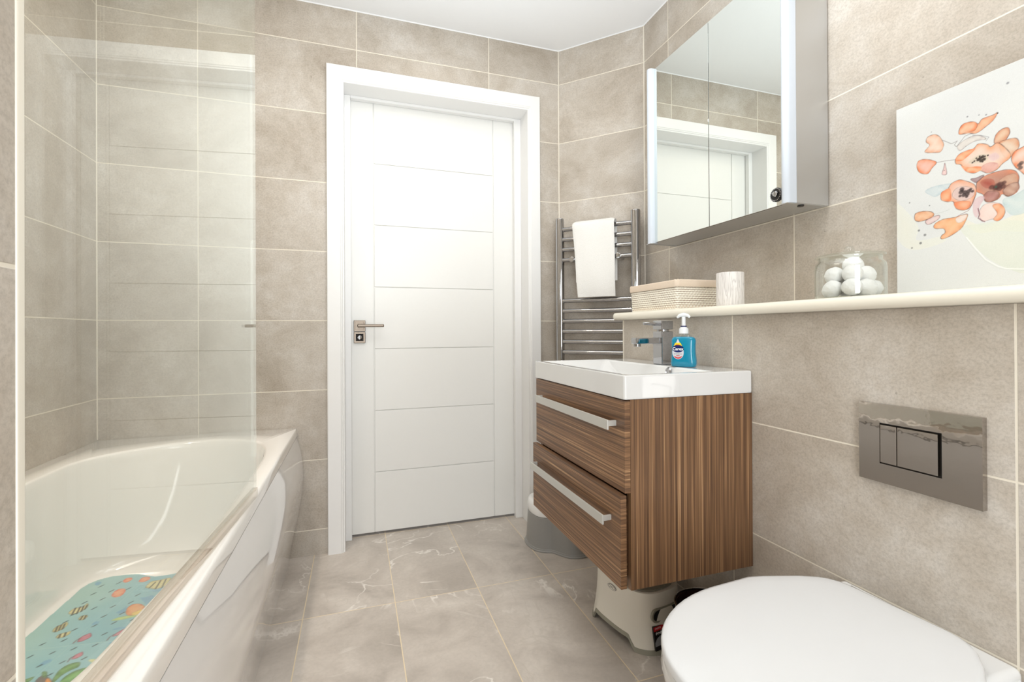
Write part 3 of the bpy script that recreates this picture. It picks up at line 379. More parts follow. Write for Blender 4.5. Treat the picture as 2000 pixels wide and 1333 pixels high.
MATSPEC = [["b",[[-0.6957,1.7895],[-0.6925,1.8054],[-0.6788,1.8036],[-0.6726,1.79],[-0.6787,1.7754],[-0.6886,1.7771]],[0.93,0.62,0.42],[0.85,0.32,0.2],0.006,[0.22,0.17,0.16],0.0006,0,0.95],["b",[[-0.6489,1.7735],[-0.6461,1.7952],[-0.6283,1.792],[-0.6199,1.7748],[-0.6292,1.7612],[-0.6414,1.7626]],[0.93,0.62,0.42],[0.85,0.32,0.2],0.006,[0.22,0.17,0.16],0.0006,0,0.95],["b",[[-0.6896,1.7003],[-0.6926,1.7241],[-0.6843,1.7369],[-0.6687,1.7316],[-0.6605,1.7132],[-0.6618,1.6909],[-0.6749,1.6854]],[0.93,0.62,0.42],[0.85,0.32,0.2],0.006,[0.22,0.17,0.16],0.0006,0,0.95],["b",[[-0.6089,1.5817],[-0.6164,1.6065],[-0.6108,1.6253],[-0.5932,1.6239],[-0.575,1.6061],[-0.5652,1.5845],[-0.571,1.5688],[-0.5844,1.5603],[-0.5994,1.5676]],[0.95,0.66,0.4],[0.85,0.38,0.14],0.008,[0.3,0.2,0.15],0.0006,0.5,0.9],["b",[[-0.5923,1.576],[-0.5813,1.5856],[-0.5673,1.5875],[-0.5672,1.5697],[-0.5768,1.5621],[-0.5877,1.5636]],[0.92,0.8,0.35],[0.85,0.7,0.3],0.004,[0.22,0.17,0.16],0.0006,0.3,0.9],["b",[[-0.6308,1.555],[-0.6167,1.5649],[-0.5961,1.5643],[-0.5689,1.5572],[-0.5854,1.5521],[-0.604,1.5479],[-0.6229,1.5502]],[0.75,0.82,0.45],[0.6,0.72,0.4],0.003,[0.22,0.17,0.16],0.0006,0.2,0.9],["b",[[-0.6037,1.6586],[-0.5921,1.6572],[-0.5744,1.6635],[-0.5617,1.6394],[-0.5708,1.6093],[-0.5795,1.6216]],[0.32,0.56,0.72],[0.38,0.62,0.75],0.004,[0.22,0.17,0.16],0.0006,0,0.7],["b",[[-0.636,1.5931],[-0.6264,1.6054],[-0.6224,1.6223],[-0.6128,1.5918],[-0.6221,1.584]],[0.32,0.56,0.72],[0.38,0.62,0.75],0.004,[0.22,0.17,0.16],0.0006,0,0.7],["b",[[-0.5946,1.6958],[-0.5755,1.6997],[-0.5593,1.6994],[-0.5669,1.6812]],[0.32,0.56,0.72],[0.38,0.62,0.75],0.004,[0.22,0.17,0.16],0.0006,0,0.7],["b",[[-0.6732,1.553],[-0.668,1.5635],[-0.6579,1.5559],[-0.6621,1.5451],[-0.669,1.5454]],[0.32,0.56,0.72],[0.38,0.62,0.75],0.004,[0.22,0.17,0.16],0.0006,0,0.7],["b",[[-0.7062,1.3971],[-0.7057,1.4126],[-0.6922,1.4161],[-0.6896,1.404],[-0.6971,1.3955]],[0.32,0.56,0.72],[0.38,0.62,0.75],0.004,[0.22,0.17,0.16],0.0006,0,0.7],["b",[[-0.6077,1.5028],[-0.5975,1.5111],[-0.5668,1.5026],[-0.5813,1.4997]],[0.32,0.56,0.72],[0.38,0.62,0.75],0.004,[0.22,0.17,0.16],0.0006,0,0.7],["b",[[-0.5935,1.4403],[-0.5871,1.447],[-0.5672,1.4439],[-0.5768,1.4399]],[0.32,0.56,0.72],[0.38,0.62,0.75],0.004,[0.22,0.17,0.16],0.0006,0,0.7],["b",[[-0.7703,1.793],[-0.7706,1.8096],[-0.7559,1.8018],[-0.7571,1.7831]],[0.32,0.56,0.72],[0.38,0.62,0.75],0.004,[0.22,0.17,0.16],0.0006,0,0.7],["b",[[-0.7606,1.6334],[-0.7608,1.6513],[-0.7513,1.657],[-0.7391,1.6575],[-0.7366,1.6752],[-0.7258,1.6529],[-0.7296,1.6361],[-0.7393,1.6261],[-0.7464,1.6198]],[0.88,0.82,0.55],[0.7,0.6,0.32],0.004,[0.2,0.18,0.1],0.0006,0.5,0.9],["s",[[-0.7476,1.6224],[-0.7561,1.6587]],[0.15,0.13,0.08],0.004,0.85],["s",[[-0.7369,1.621],[-0.7464,1.66]],[0.15,0.13,0.08],0.004,0.85],["s",[[-0.7309,1.6299],[-0.7391,1.6621]],[0.15,0.13,0.08],0.004,0.85],["s",[[-0.7272,1.6398],[-0.7318,1.6642]],[0.15,0.13,0.08],0.004,0.85],["b",[[-0.7185,1.589],[-0.7194,1.6042],[-0.7087,1.607],[-0.7019,1.5961],[-0.7058,1.5826]],[0.88,0.82,0.55],[0.7,0.6,0.32],0.004,[0.2,0.18,0.1],0.0006,0.5,0.9],["s",[[-0.7128,1.585],[-0.7158,1.6051]],[0.15,0.13,0.08],0.004,0.85],["s",[[-0.7046,1.5843],[-0.7087,1.6048]],[0.15,0.13,0.08],0.004,0.85],["b",[[-0.7552,1.5491],[-0.7565,1.5672],[-0.7486,1.5746],[-0.7417,1.5845],[-0.7327,1.5691],[-0.7351,1.55],[-0.7441,1.5414]],[0.88,0.82,0.55],[0.7,0.6,0.32],0.004,[0.2,0.18,0.1],0.0006,0.5,0.9],["s",[[-0.7463,1.5422],[-0.7543,1.5705]],[0.15,0.13,0.08],0.004,0.85],["s",[[-0.7407,1.5461],[-0.7486,1.5746]],[0.15,0.13,0.08],0.004,0.85],["s",[[-0.7351,1.55],[-0.7418,1.5763]],[0.15,0.13,0.08],0.004,0.85],["b",[[-0.731,1.5143],[-0.7297,1.527],[-0.7197,1.5293],[-0.7095,1.5316],[-0.7054,1.5187],[-0.7124,1.5098],[-0.7223,1.5076]],[0.88,0.82,0.55],[0.7,0.6,0.32],0.004,[0.2,0.18,0.1],0.0006,0.5,0.9],["s",[[-0.7223,1.5076],[-0.7275,1.5262]],[0.15,0.13,0.08],0.004,0.85],["s",[[-0.7124,1.5098],[-0.7175,1.5285]],[0.15,0.13,0.08],0.004,0.85],["b",[[-0.6134,1.7232],[-0.6106,1.7548],[-0.5881,1.7583],[-0.561,1.7632],[-0.5573,1.7366],[-0.5606,1.7105],[-0.578,1.7006],[-0.6008,1.7136]],[0.88,0.82,0.55],[0.7,0.6,0.32],0.004,[0.2,0.18,0.1],0.0006,0.5,0.9],["s",[[-0.6008,1.7136],[-0.5962,1.7471]],[0.15,0.13,0.08],0.004,0.85],["s",[[-0.5806,1.7014],[-0.5844,1.7542]],[0.15,0.13,0.08],0.004,0.85],["s",[[-0.5645,1.7012],[-0.5714,1.7583]],[0.15,0.13,0.08],0.004,0.85],["b",[[-0.6688,1.4748],[-0.6698,1.4935],[-0.6626,1.5023],[-0.6556,1.5056],[-0.6466,1.4893],[-0.6507,1.4796],[-0.6602,1.4719]],[0.8,0.42,0.5],[0.6,0.22,0.3],0.003,[0.35,0.1,0.15],0.0006,0.8,0.9],["s",[[-0.6756,1.4699],[-0.675,1.4805],[-0.6713,1.4884]],[0.35,0.2,0.22],0.003,0.7],["b",[[-0.5952,1.4718],[-0.5926,1.4841],[-0.5854,1.4952],[-0.5768,1.4981],[-0.57,1.4803],[-0.579,1.4738],[-0.5895,1.4718]],[0.8,0.42,0.5],[0.6,0.22,0.3],0.003,[0.35,0.1,0.15],0.0006,0.8,0.9],["s",[[-0.6004,1.457],[-0.6009,1.4719],[-0.5952,1.4812]],[0.35,0.2,0.22],0.003,0.7],["b",[[-0.6481,1.4044],[-0.6472,1.4155],[-0.6413,1.4219],[-0.6358,1.4234],[-0.6297,1.4096],[-0.6357,1.4018],[-0.6433,1.3995]],[0.8,0.42,0.5],[0.6,0.22,0.3],0.003,[0.35,0.1,0.15],0.0006,0.8,0.9],["s",[[-0.6502,1.3922],[-0.6521,1.4073],[-0.6475,1.4123]],[0.35,0.2,0.22],0.003,0.7],["b",[[-0.607,1.384],[-0.5965,1.3836],[-0.5807,1.375],[-0.5848,1.3684],[-0.5949,1.3718]],[0.88,0.85,0.55],[0.8,0.78,0.5],0.003,[0.22,0.17,0.16],0.0006,0,0.9],["b",[[-0.6485,1.3298],[-0.6521,1.3573],[-0.6486,1.3744],[-0.6375,1.3831],[-0.6221,1.3811],[-0.6168,1.3636],[-0.628,1.3552],[-0.6375,1.3406],[-0.6413,1.3217]],[0.36,0.58,0.2],[0.22,0.42,0.15],0.006,[0.22,0.17,0.16],0.0006,0.4,0.9],["b",[[-0.6294,1.3168],[-0.6281,1.3344],[-0.6184,1.3489],[-0.6044,1.3548],[-0.5909,1.3548],[-0.591,1.3396],[-0.6003,1.3163],[-0.601,1.3038],[-0.6275,1.3128]],[0.4,0.68,0.22],[0.22,0.42,0.15],0.008,[0.22,0.17,0.16],0.0006,0.4,0.9],["b",[[-0.7097,1.3506],[-0.7027,1.3554],[-0.6948,1.3571],[-0.6944,1.3454],[-0.7005,1.3389]],[0.36,0.58,0.2],[0.22,0.42,0.15],0.005,[0.22,0.17,0.16],0.0006,0.3,0.9],["b",[[-0.6787,1.3301],[-0.6824,1.3499],[-0.6763,1.3537],[-0.6631,1.3434],[-0.6446,1.3186]],[0.42,0.32,0.28],[0.25,0.2,0.2],0.008,[0.1,0.1,0.1],0.0006,0.8,0.9],["b",[[-0.6579,1.3231],[-0.6635,1.3392],[-0.6559,1.3352],[-0.6455,1.3189]],[0.95,0.66,0.25],[0.9,0.5,0.2],0.004,[0.22,0.17,0.16],0.0006,0,0.9],["b",[[-0.6747,1.3473],[-0.6863,1.369],[-0.6774,1.3674],[-0.6669,1.3461]],[0.4,0.58,0.3],[0.22,0.42,0.15],0.004,[0.22,0.17,0.16],0.0006,0.3,0.9],["s",[[-0.7489,1.6775],[-0.743,1.6869]],[0.12,0.25,0.26],0.0045,0.9],["s",[[-0.7489,1.7695],[-0.7426,1.7803]],[0.12,0.25,0.26],0.0045,0.9],["s",[[-0.7485,1.724],[-0.7424,1.734]],[0.12,0.25,0.26],0.0045,0.9],["s",[[-0.7089,1.6824],[-0.7026,1.6919]],[0.12,0.25,0.26],0.0045,0.9],["s",[[-0.708,1.6337],[-0.7019,1.6425]],[0.12,0.25,0.26],0.0045,0.9],["s",[[-0.6618,1.627],[-0.6553,1.6358]],[0.12,0.25,0.26],0.0045,0.9],["s",[[-0.6625,1.5792],[-0.6563,1.5874]],[0.12,0.25,0.26],0.0045,0.9],["s",[[-0.6217,1.5346],[-0.6153,1.5422]],[0.12,0.25,0.26],0.0045,0.9],["s",[[-0.7054,1.5333],[-0.6998,1.5408]],[0.12,0.25,0.26],0.0045,0.9],["s",[[-0.6227,1.4872],[-0.6165,1.4942]],[0.12,0.25,0.26],0.0045,0.9],["s",[[-0.6224,1.4412],[-0.6164,1.4477]],[0.12,0.25,0.26],0.0045,0.9],["s",[[-0.6654,1.4423],[-0.6598,1.4487]],[0.12,0.25,0.26],0.0045,0.9],["s",[[-0.7492,1.4872],[-0.7441,1.4939]],[0.12,0.25,0.26],0.0045,0.9],["s",[[-0.7062,1.4399],[-0.701,1.4462]],[0.12,0.25,0.26],0.0045,0.9],["s",[[-0.749,1.4403],[-0.7441,1.4465]],[0.12,0.25,0.26],0.0045,0.9],["s",[[-0.7071,1.3937],[-0.7021,1.3994]],[0.12,0.25,0.26],0.0045,0.9],["s",[[-0.664,1.3921],[-0.6587,1.3979]],[0.12,0.25,0.26],0.0045,0.9],["s",[[-0.6222,1.3914],[-0.6165,1.3972]],[0.12,0.25,0.26],0.0045,0.9],["s",[[-0.5826,1.3946],[-0.5765,1.4006]],[0.12,0.25,0.26],0.0045,0.9],["s",[[-0.5813,1.44],[-0.575,1.4465]],[0.12,0.25,0.26],0.0045,0.9],["s",[[-0.5806,1.5362],[-0.5738,1.5439]],[0.12,0.25,0.26],0.0045,0.9],["s",[[-0.6205,1.6753],[-0.6134,1.6848]],[0.12,0.25,0.26],0.0045,0.9],["s",[[-0.6623,1.7241],[-0.6553,1.7344]],[0.12,0.25,0.26],0.0045,0.9],["s",[[-0.706,1.7267],[-0.6995,1.7368]],[0.12,0.25,0.26],0.0045,0.9],["s",[[-0.7056,1.7741],[-0.6988,1.785]],[0.12,0.25,0.26],0.0045,0.9],["s",[[-0.7479,1.5817],[-0.7424,1.5897]],[0.12,0.25,0.26],0.0045,0.9],["s",[[-0.7074,1.4901],[-0.702,1.497]],[0.12,0.25,0.26],0.0045,0.9],["s",[[-0.667,1.35],[-0.6619,1.3553]],[0.12,0.25,0.26],0.0045,0.9],["s",[[-0.6213,1.5798],[-0.6147,1.588]],[0.12,0.25,0.26],0.0045,0.9],["s",[[-0.6226,1.6344],[-0.6157,1.6434]],[0.12,0.25,0.26],0.0045,0.9],["s",[[-0.7468,1.6161],[-0.7412,1.6246]],[0.12,0.25,0.26],0.0045,0.9],["s",[[-0.6653,1.5374],[-0.6593,1.545]],[0.12,0.25,0.26],0.0045,0.9]]
# ------------------------------------------------------------------ room shell
H = 2.383; YD = 2.194; XL = -.934; XW = 1.0197
C1 = (.98276, 2.19431); C2 = (1.27931, 1.88493); YN = -1.1
def slab(mb, p0, p1, z0, z1, th, u0):
    """wall face p0->p1 (inside on the left of travel), thickness outward; u = u0 + distance"""
    p0, p1 = Vector(p0+(0,)), Vector(p1+(0,)); d = (p1-p0); L = d.length; d.normalize(); n = Vector((d.y, -d.x, 0))*th
    a = [p0+Vector((0, 0, z0)), p1+Vector((0, 0, z0)), p1+Vector((0, 0, z1)), p0+Vector((0, 0, z1))]; b = [v+n for v in a]
    U = lambda t, z: (u0+t, z)
    mb.face(a, [U(0, z0), U(L, z0), U(L, z1), U(0, z1)])
    mb.face(b[::-1], [U(L*0+L, z0)]*4)
    mb.face([a[1], b[1], b[2], a[2]], [U(L+.003, z0), U(L+th, z0), U(L+th, z1), U(L+.003, z1)])
    mb.face([b[0], a[0], a[3], b[3]], [U(-th, z0), U(-.003, z0), U(-.003, z1), U(-th, z1)])
    mb.face([a[3], a[2], b[2], b[3]], [U(0, z1)]*4); mb.face([b[0], b[1], a[1], a[0]], [U(0, z0)]*4)
    return mb
TH = .10
# wall with the door: x runs right; joints at x=-.6007+.608k
uD = lambda x: x+.6007+.608*4
mb = MB()
slab(mb, (C1[0]+.06, YD), (.826, YD), 0, H, .18, 0)
mb2 = MB()
def dface(x0, x1, z0, z1):   # facing -y
    mb2.face([(x0, YD, z0), (x1, YD, z0), (x1, YD, z1), (x0, YD, z1)], [(uD(x0), z0), (uD(x1), z0), (uD(x1), z1), (uD(x0), z1)])
    y = YD+.18; mb2.face([(x1, y, z0), (x0, y, z0), (x0, y, z1), (x1, y, z1)], [(9.3, .3)]*4)
OX0, OX1, OZ = -.060, .824, 2.066
dface(XL, OX0, 0, H); dface(OX1, C1[0], 0, H); dface(OX0, OX1, OZ, H)
for x in (XL, C1[0]): mb2.face([(x, YD, 0), (x, YD+.18, 0), (x, YD+.18, H), (x, YD, H)], [(9.3, .3)]*4)
for x in (OX0, OX1): mb2.face([(x, YD, 0), (x, YD+.18, 0), (x, YD+.18, OZ), (x, YD, OZ)], [(9.3, .3)]*4)
mb2.face([(OX0, YD, OZ), (OX1, YD, OZ), (OX1, YD+.18, OZ), (OX0, YD+.18, OZ)], [(9.3, .3)]*4)
mb2.face([(XL, YD, H), (C1[0], YD, H), (C1[0], YD+.18, H), (XL, YD+.18, H)], [(9.3, .3)]*4)
mb.b.free()
struct(build('wall_back', mb2, 'tile', smooth=False, recalc=False))
struct(build('wall_corner', slab(MB(), C2, C1, 0, H, TH, .608*3+.002), 'tile', smooth=False, recalc=False))
struct(build('wall_right', slab(MB(), (1.2700, YN), C2, 0, H, TH, 1.708-(YN+.608*8)+.608*12-3.416), 'tile', smooth=False, recalc=False))
# fix u so that a joint lies at y=1.708
wr = bpy.data.objects['wall_right'].data
for l in wr.uv_layers[0].data: l.uv.x = l.uv.x
uvl = wr.uv_layers[0].data
for p in wr.polygons:
    for li in p.loop_indices:
        co = wr.vertices[wr.loops[li].vertex_index].co; uvl[li].uv.x = co.y-1.706+.608*10
struct(build('wall_left', slab(MB(), (XL, YD), (XL, .43), 0, H, TH, .608*2), 'tile', smooth=False, recalc=False))
# boxed-out half wall (cistern boxing) with tiled front and end
mb = MB()
u = lambda y: y-1.078+.608*10
zt = 1.001
mb.face([(XW, YN, 0), (XW, 1.657, 0), (XW, 1.657, zt), (XW, YN, zt)][::-1], [(u(YN), 0), (u(1.657), 0), (u(1.657), zt), (u(YN), zt)][::-1])
mb.face([(XW, 1.657, 0), (1.276, 1.657, 0), (1.276, 1.657, zt), (XW, 1.657, zt)][::-1], [(.61, 0), (.86, 0), (.86, zt), (.61, zt)][::-1])
mb.face([(XW, YN, zt), (XW, 1.657, zt), (1.276, 1.657, zt), (1.2705, YN, zt)], [(.3, .25)]*4)
struct(build('wall_boxing', mb, 'tile', smooth=False, recalc=True))
# near end wall of the bath (edge next to the camera) : faces +x side at x=-.238 and bath end at y=.453
mb = MB()
uy = lambda y: y+2*.608+.3
mb.face([(-.238, YN, 0), (-.238, .446, 0), (-.238, .446, H), (-.238, YN, H)], [(uy(YN), 0), (uy(.446), 0), (uy(.446), H), (uy(YN), H)])
mb.face([(-.238, .446, 0), (-.95, .446, 0), (-.95, .446, H), (-.238, .446, H)], [(.61, 0), (1.3, 0), (1.3, H), (.61, H)])
mb.face([(-.95, .446, 0), (-.95, YN, 0), (-.95, YN, H), (-.95, .446, H)], [(9.3, .3)]*4)
struct(build('wall_near', mb, 'tile', smooth=False, recalc=False))
struct(build('wall_front', slab(MB(), (-.95, YN), (1.36, YN), 0, H, TH, .1), 'tile', smooth=False, recalc=False))
mb = MB(); mb.box((-1.05, YN-.1, -.08), (1.40, 2.42, 0)); fl = build('floor', mb, 'floor', smooth=False); struct(fl)
uvl = fl.data.uv_layers[0].data
for p in fl.data.polygons:
    for li in p.loop_indices:
        co = fl.data.vertices[fl.data.loops[li].vertex_index].co; uvl[li].uv = (co.x, co.y)
mb = MB(); mb.box((-1.05, YN-.1, H), (1.40, 2.42, H+.08)); struct(build('ceiling', mb, 'ceil', smooth=False))
# corner beads, ceiling line and pillar trim
def bead(i, p0, p1, r, mat='seal'):
    mb = MB(); mb.cyl(p0, p1, r, n=10); struct(build('trim_%d' % i, mb, mat))
bead(1, (C1[0], C1[1], .0), (C1[0], C1[1], H), .0028)
bead(2, (C2[0]-.0005, C2[1], 0), (C2[0]-.0005, C2[1], H), .0028)
bead(3, (XL, YD, .555), (XL, YD, H), .0028)
mb = MB(); mb.box((-.246, .4440, 0), (-.2365, .4535, H), .002); struct(build('trim_4', mb, 'cream'))
mb = MB(); mb.box((XW-.0012, 1.6505, .0), (XW+.006, 1.6585, 1.000), .001); struct(build('trim_5', mb, 'seal'))
mb = MB()
for a, b in (((XL, YD, H), (C1[0], YD, H)), ((C1[0], C1[1], H), (C2[0], C2[1], H)), ((C2[0], C2[1], H), (1.27, YN, H))): mb.cyl(a, b, .0035, n=8)
struct(build('trim_6', mb, 'ceil'))
# ------------------------------------------------------------------ door, frame
dr = bpy.data.objects.new('door_1', None); COL.objects.link(dr); dr.location = (.38, 2.32, 0); dr['_o'] = (.38, 2.32, 0); dr['kind'] = 'structure'
mb = MB()
def casing(mb):
    # architrave profile swept round the opening: three mitred boards with stepped inner edge
    x0, x1, zt = -.118, .874, 2.125; ix0, ix1, iz = -.047, .8105, 2.052
    prof = [(0, 2.193), (0, 2.179), (.003, 2.175), (.055, 2.173), (.0585, 2.176), (.0615, 2.176), (.067, 2.182), (.071, 2.183), (.071, 2.193)]
    path = [((x0, 0), (1, 0)), ((x0, zt), (1, -1.03)), ((x1, zt), (-.90, -1.03)), ((x1, 0), (-.90, 0))]
    rings = []
    for (px, pz), (dx, dz) in path: rings.append([(px+dx*d, y, pz+dz*d) for d, y in prof])
    mb.loft(rings)
casing(mb); build('door_frame', mb, 'paint', dr, angle=20)
mb = MB()
for a, b in (((-.060, 2.18, 0), (-.0475, 2.37, 2.066)), ((.811, 2.18, 0), (.824, 2.37, 2.066)), ((-.048, 2.18, 2.0525), (.812, 2.37, 2.066))): mb.box(a, b, .0015)
build('door_lining', mb, 'paint', dr)
mb = MB()
for a, b in (((-.0478, 2.290, 0), (-.020, 2.318, 2.052)), ((.7755, 2.290, 0), (.8112, 2.318, 2.052)), ((-.02, 2.290, 2.040), (.777, 2.318, 2.0527))): mb.box(a, b, .002)
build('door_stop', mb, 'paint', dr)
# door leaf with V grooves
gx = (.083, .670); gz = (1.757, 1.466, 1.172, .879, .586, .295)
mb = MB(); x0, x1, z0, z1 = -.030, .786, .012, 2.046; yf = 2.3215; gd = .004; gw = .0026
mb.box((x0, yf+.005, z0), (x1, yf+.04, z1))
mb.box((x0, yf, z0), (gx[0]-gw, yf+.006, z1), .0022); mb.box((gx[1]+gw, yf, z0), (x1, yf+.006, z1), .0022)
zz = (z1,)+gz+(z0,)
for a, b in zip(zz, zz[1:]): mb.box((gx[0]+gw*.6, yf, b+gw/2 if b != z0 else b), (gx[1]-gw*.6, yf+.006, a-gw/2 if a != z1 else a), .0022)
mb.box((gx[0]-gw, yf+.0005, z0), (gx[0]+gw*.4, yf+.006, z1), .001) if False else None
build('door_leaf', mb, 'door', dr)
# handle
mb = MB(); hx, hz = .0165, .988; y = 2.3205
mb.box((hx-.026, y-.009, hz-.026), (hx+.026, y+.002, hz+.026), .002); mb.box((hx-.019, y-.011, hz-.019), (hx+.019, y-.006, hz+.019), .001)
mb.cyl((hx, y-.005, hz), (hx, y-.052, hz), .0095, n=24, bev=.001)
h = build('door_handle', mb, 'nickel', dr)
mb = MB(); mb.box((hx-.010, y-.058, hz-.0065), (hx+.108, y-.046, hz+.0065), .0035, 3); build('lever', mb, 'nickel', h)
mb = MB(); hz = .9335
mb.box((hx-.026, y-.009, hz-.026), (hx+.026, y+.002, hz+.026), .002)
r = build('lock_rose', mb, 'nickel', dr)
mb = MB(); mb.box((hx-.017, y-.010, hz-.017), (hx+.017, y-.0088, hz+.017)); build('rose_recess', mb, 'dark', r)
mb = MB(); mb.cyl((hx, y-.007, hz), (hx, y-.022, hz), .012, .010, n=24, bev=.002); mb.box((hx-.003, y-.032, hz-.010), (hx+.003, y-.02, hz+.010), .002); build('thumb_turn', mb, 'chrome', r)
# ------------------------------------------------------------------ bath
T = thing('bathtub', 'white acrylic bath against the left wall, with a bowed gloss side panel', 'bathtub', (-.58, 1.32, 0))
ctr = np.array((-.58, 1.28))
out_poly = [(XL+.001, .456), (-.239, .456), (-.239, YD-.001), (XL+.001, YD-.001)]
rimp = [(-.849, 1.76), (-.840, 1.845), (-.812, 1.905), (-.765, 1.955), (-.70, 2.005), (-.64, 2.038), (-.585, 2.055), (-.52, 2.06), (-.454, 2.042), (-.40, 2.012), (-.345, 1.955), (-.312, 1.87), (-.296, 1.78), (-.287, 1.67), (-.285, 1.43), (-.285, 1.07), (-.293, .94), (-.304, .82), (-.318, .70), (-.36, .615), (-.44, .575), (-.58, .565), (-.72, .575), (-.81, .62), (-.845, .70), (-.850, .90), (-.850, 1.40)]
flo = [(-.822, 1.68), (-.816, 1.78), (-.790, 1.838), (-.735, 1.872), (-.58, 1.885), (-.46, 1.875), (-.39, 1.84), (-.365, 1.76), (-.36, 1.3), (-.365, .85), (-.40, .76), (-.50, .72), (-.70, .72), (-.78, .76), (-.815, .85), (-.82, 1.3)]
def star(poly, ang):
    P = np.array(poly)-ctr; res = []
    for a in ang:
        d = np.array((math.cos(a), math.sin(a))); best = 0
        for i in range(len(P)):
            p, q = P[i], P[(i+1) % len(P)]; e = q-p; den = d[0]*e[1]-d[1]*e[0]
            if abs(den) < 1e-12: continue
            t = (p[0]*e[1]-p[1]*e[0])/den; s_ = (p[0]*d[1]-p[1]*d[0])/den
            if t > 0 and -1e-9 <= s_ <= 1+1e-9: best = max(best, t)
        res.append(ctr+d*best)
    return np.array(res)
ang = []
tg = []
# sample by outer perimeter so corners are exact
for i in range(4):
    p, q = np.array(out_poly[i]), np.array(out_poly[(i+1) % 4]); n = 26 if i % 2 == 0 else 56
    for k in range(n): tg.append(p+(q-p)*k/n)
ang = [math.atan2(*(p-ctr)[::-1]) for p in tg]
Oc = np.array(tg); Rc = star(smoothpoly(rimp, 4), ang); Fc = star(smoothpoly(flo, 5), ang)
def ring(P, z): return [(p[0], p[1], z) for p in P]
def toward(P, Q, d):
    v = Q-P; return P+v/np.linalg.norm(v, axis=1)[:, None]*d
rings = [ring(Oc, .516), ring(Oc, .540), ring(toward(Oc, Rc, .002), .549), ring(toward(Oc, Rc, .008), .553), ring(toward(Rc, Oc, .012), .553), ring(toward(Rc, Oc, .003), .5515)]
for s_, z in ((.01, .546), (.05, .528), (.16, .47), (.30, .39), (.44, .31), (.58, .245), (.72, .205), (.86, .184), (1, .178)):
    rings.append(ring(Rc*(1-s_)+Fc*s_, z))
C0 = np.tile(ctr, (len(Fc), 1))
for s_, z in ((.15, .1765), (.5, .1755)): rings.append(ring(Fc*(1-s_)+C0*s_, z))
mb = MB(); mb.loft(rings, cap0=False, cap1='fan'); build('bath_shell', mb, 'acryl', T, angle=85, wn=False)
# side panel, bowed
prof = [(-.268, .0), (-.2655, .03), (-.250, .11), (-.232, .19), (-.2195, .27), (-.2145, .345), (-.2175, .41), (-.226, .46), (-.236, .495), (-.240, .5125)]
mb = MB(); rg = []
yy = [.456+(YD-.003-.456)*k/40 for k in range(41)]
for y in yy:
    bow = 0
    rg.append([(x+bow, y, z) for x, z in prof]+[(-.262, y, .5125), (-.262, y, .50), (-.262, y, .3), (-.285, y, 0)])
mb.loft(rg, True, True); build('side_panel', mb, 'panelw', T, angle=60, wn=False)
# bath mat
T = thing('bath_mat', 'blue vinyl bath mat printed with tropical fish, lying in the bath', 'bath mat', (-.6, 1.45, .177))
xs = np.arange(-.815, -.37, .0022); ys = np.arange(.92, 1.86, .0024); X, Y = np.meshgrid(xs, ys)
outl = np.array([(-.806, 1.02), (-.8045, 1.54), (-.8018, 1.64), (-.7995, 1.715), (-.799, 1.775), (-.790, 1.806), (-.772, 1.824), (-.742, 1.8345), (-.710, 1.834), (-.668, 1.826), (-.640, 1.807), (-.610, 1.7885), (-.583, 1.7865), (-.555, 1.792), (-.52, 1.80), (-.48, 1.824), (-.44, 1.83), (-.405, 1.815), (-.388, 1.775), (-.385, 1.70), (-.385, 1.02), (-.42, .96), (-.77, .96)])
keep = inside(X, Y, outl)
g = np.clip((X+.80)/.40, 0, 1); n1 = np.sin(X*23+Y*9)*np.sin(Y*17-X*5)*.5+.5
C = np.zeros(X.shape+(3,)); c1 = np.array((.62, .76, .73)); c2 = np.array((.45, .69, .77)); c3 = np.array((.33, .60, .76))
k = np.clip(g*.9+.25*n1-.1+.25*np.clip((1.75-Y)/.6, 0, 1), 0, 1)[..., None]; C[:] = c1*(1-k)+c2*k; k2 = np.clip((k-.7)/.5, 0, 1); C = C*(1-k2)+c3*k2
paint(X, Y, C, MATSPEC, .0022)
Z = np.full(X.shape, .1825)+.0004*np.sin(X*60)*np.sin(Y*50)
grid_obj('mat_top', 'mat', np.stack([X, Y, Z], -1), C, T, keep)
mb = MB(); pp = [(x, y) for x, y in outl]; mb.prism(pp, .1796, .1815); build('mat_base', mb, 'palel', T, smooth=False)
# ------------------------------------------------------------------ shower screen
T = thing('shower_screen', 'frameless clear glass shower screen standing on the bath rim', 'shower screen', (-.262, .9, .555))
p0 = Vector((-.2345-.069*(1.305-.462), .462, 0)); p1 = Vector((-.2345, 1.305, 0)); dd = (p1-p0).normalized(); nn = Vector((-dd.y, dd.x, 0))
def spanbox(mb, a, b, t0, t1, z0, z1, bev=0):
    P = [a+nn*t0, b+nn*t0, b+nn*t1, a+nn*t1]; mb.prism([(p.x, p.y) for p in P], z0, z1, bev); return mb
mb = MB(); spanbox(mb, p0, p1, 0, .006, .570, 2.05, .0008); build('glass_panel', mb, 'glass', T, smooth=False)
mb = MB(); spanbox(mb, p0, p1, -.003, .009, .5545, .578, .002); build('bottom_seal', mb, 'strip', T, smooth=False)
mb = MB(); spanbox(mb, p0-dd*.012, p0+dd*.016, -.006, .012, .556, 2.05, .002); build('wall_profile', mb, 'alu', T, smooth=False)
# ------------------------------------------------------------------ shelf on the boxing
T = tag(None or build('ledge_shelf', (lambda mb: (mb.loft([[(x, y, z) for x, z in [(1.268, 1.0015), (1.001, 1.0015), (.995, 1.0035), (.9915, 1.008), (.9900, 1.0135), (.9900, 1.0185), (.9915, 1.024), (.995, 1.0285), (1.001, 1.0305), (1.268, 1.0305)]] for y in (YN+.001, 1.672, 1.680, 1.683)]) , mb)[1])(MB()), 'cream', org=(1.13, .5, 1.0015)), 'long cream painted ledge with a rounded edge, running on top of the half-height boxing', 'shelf')
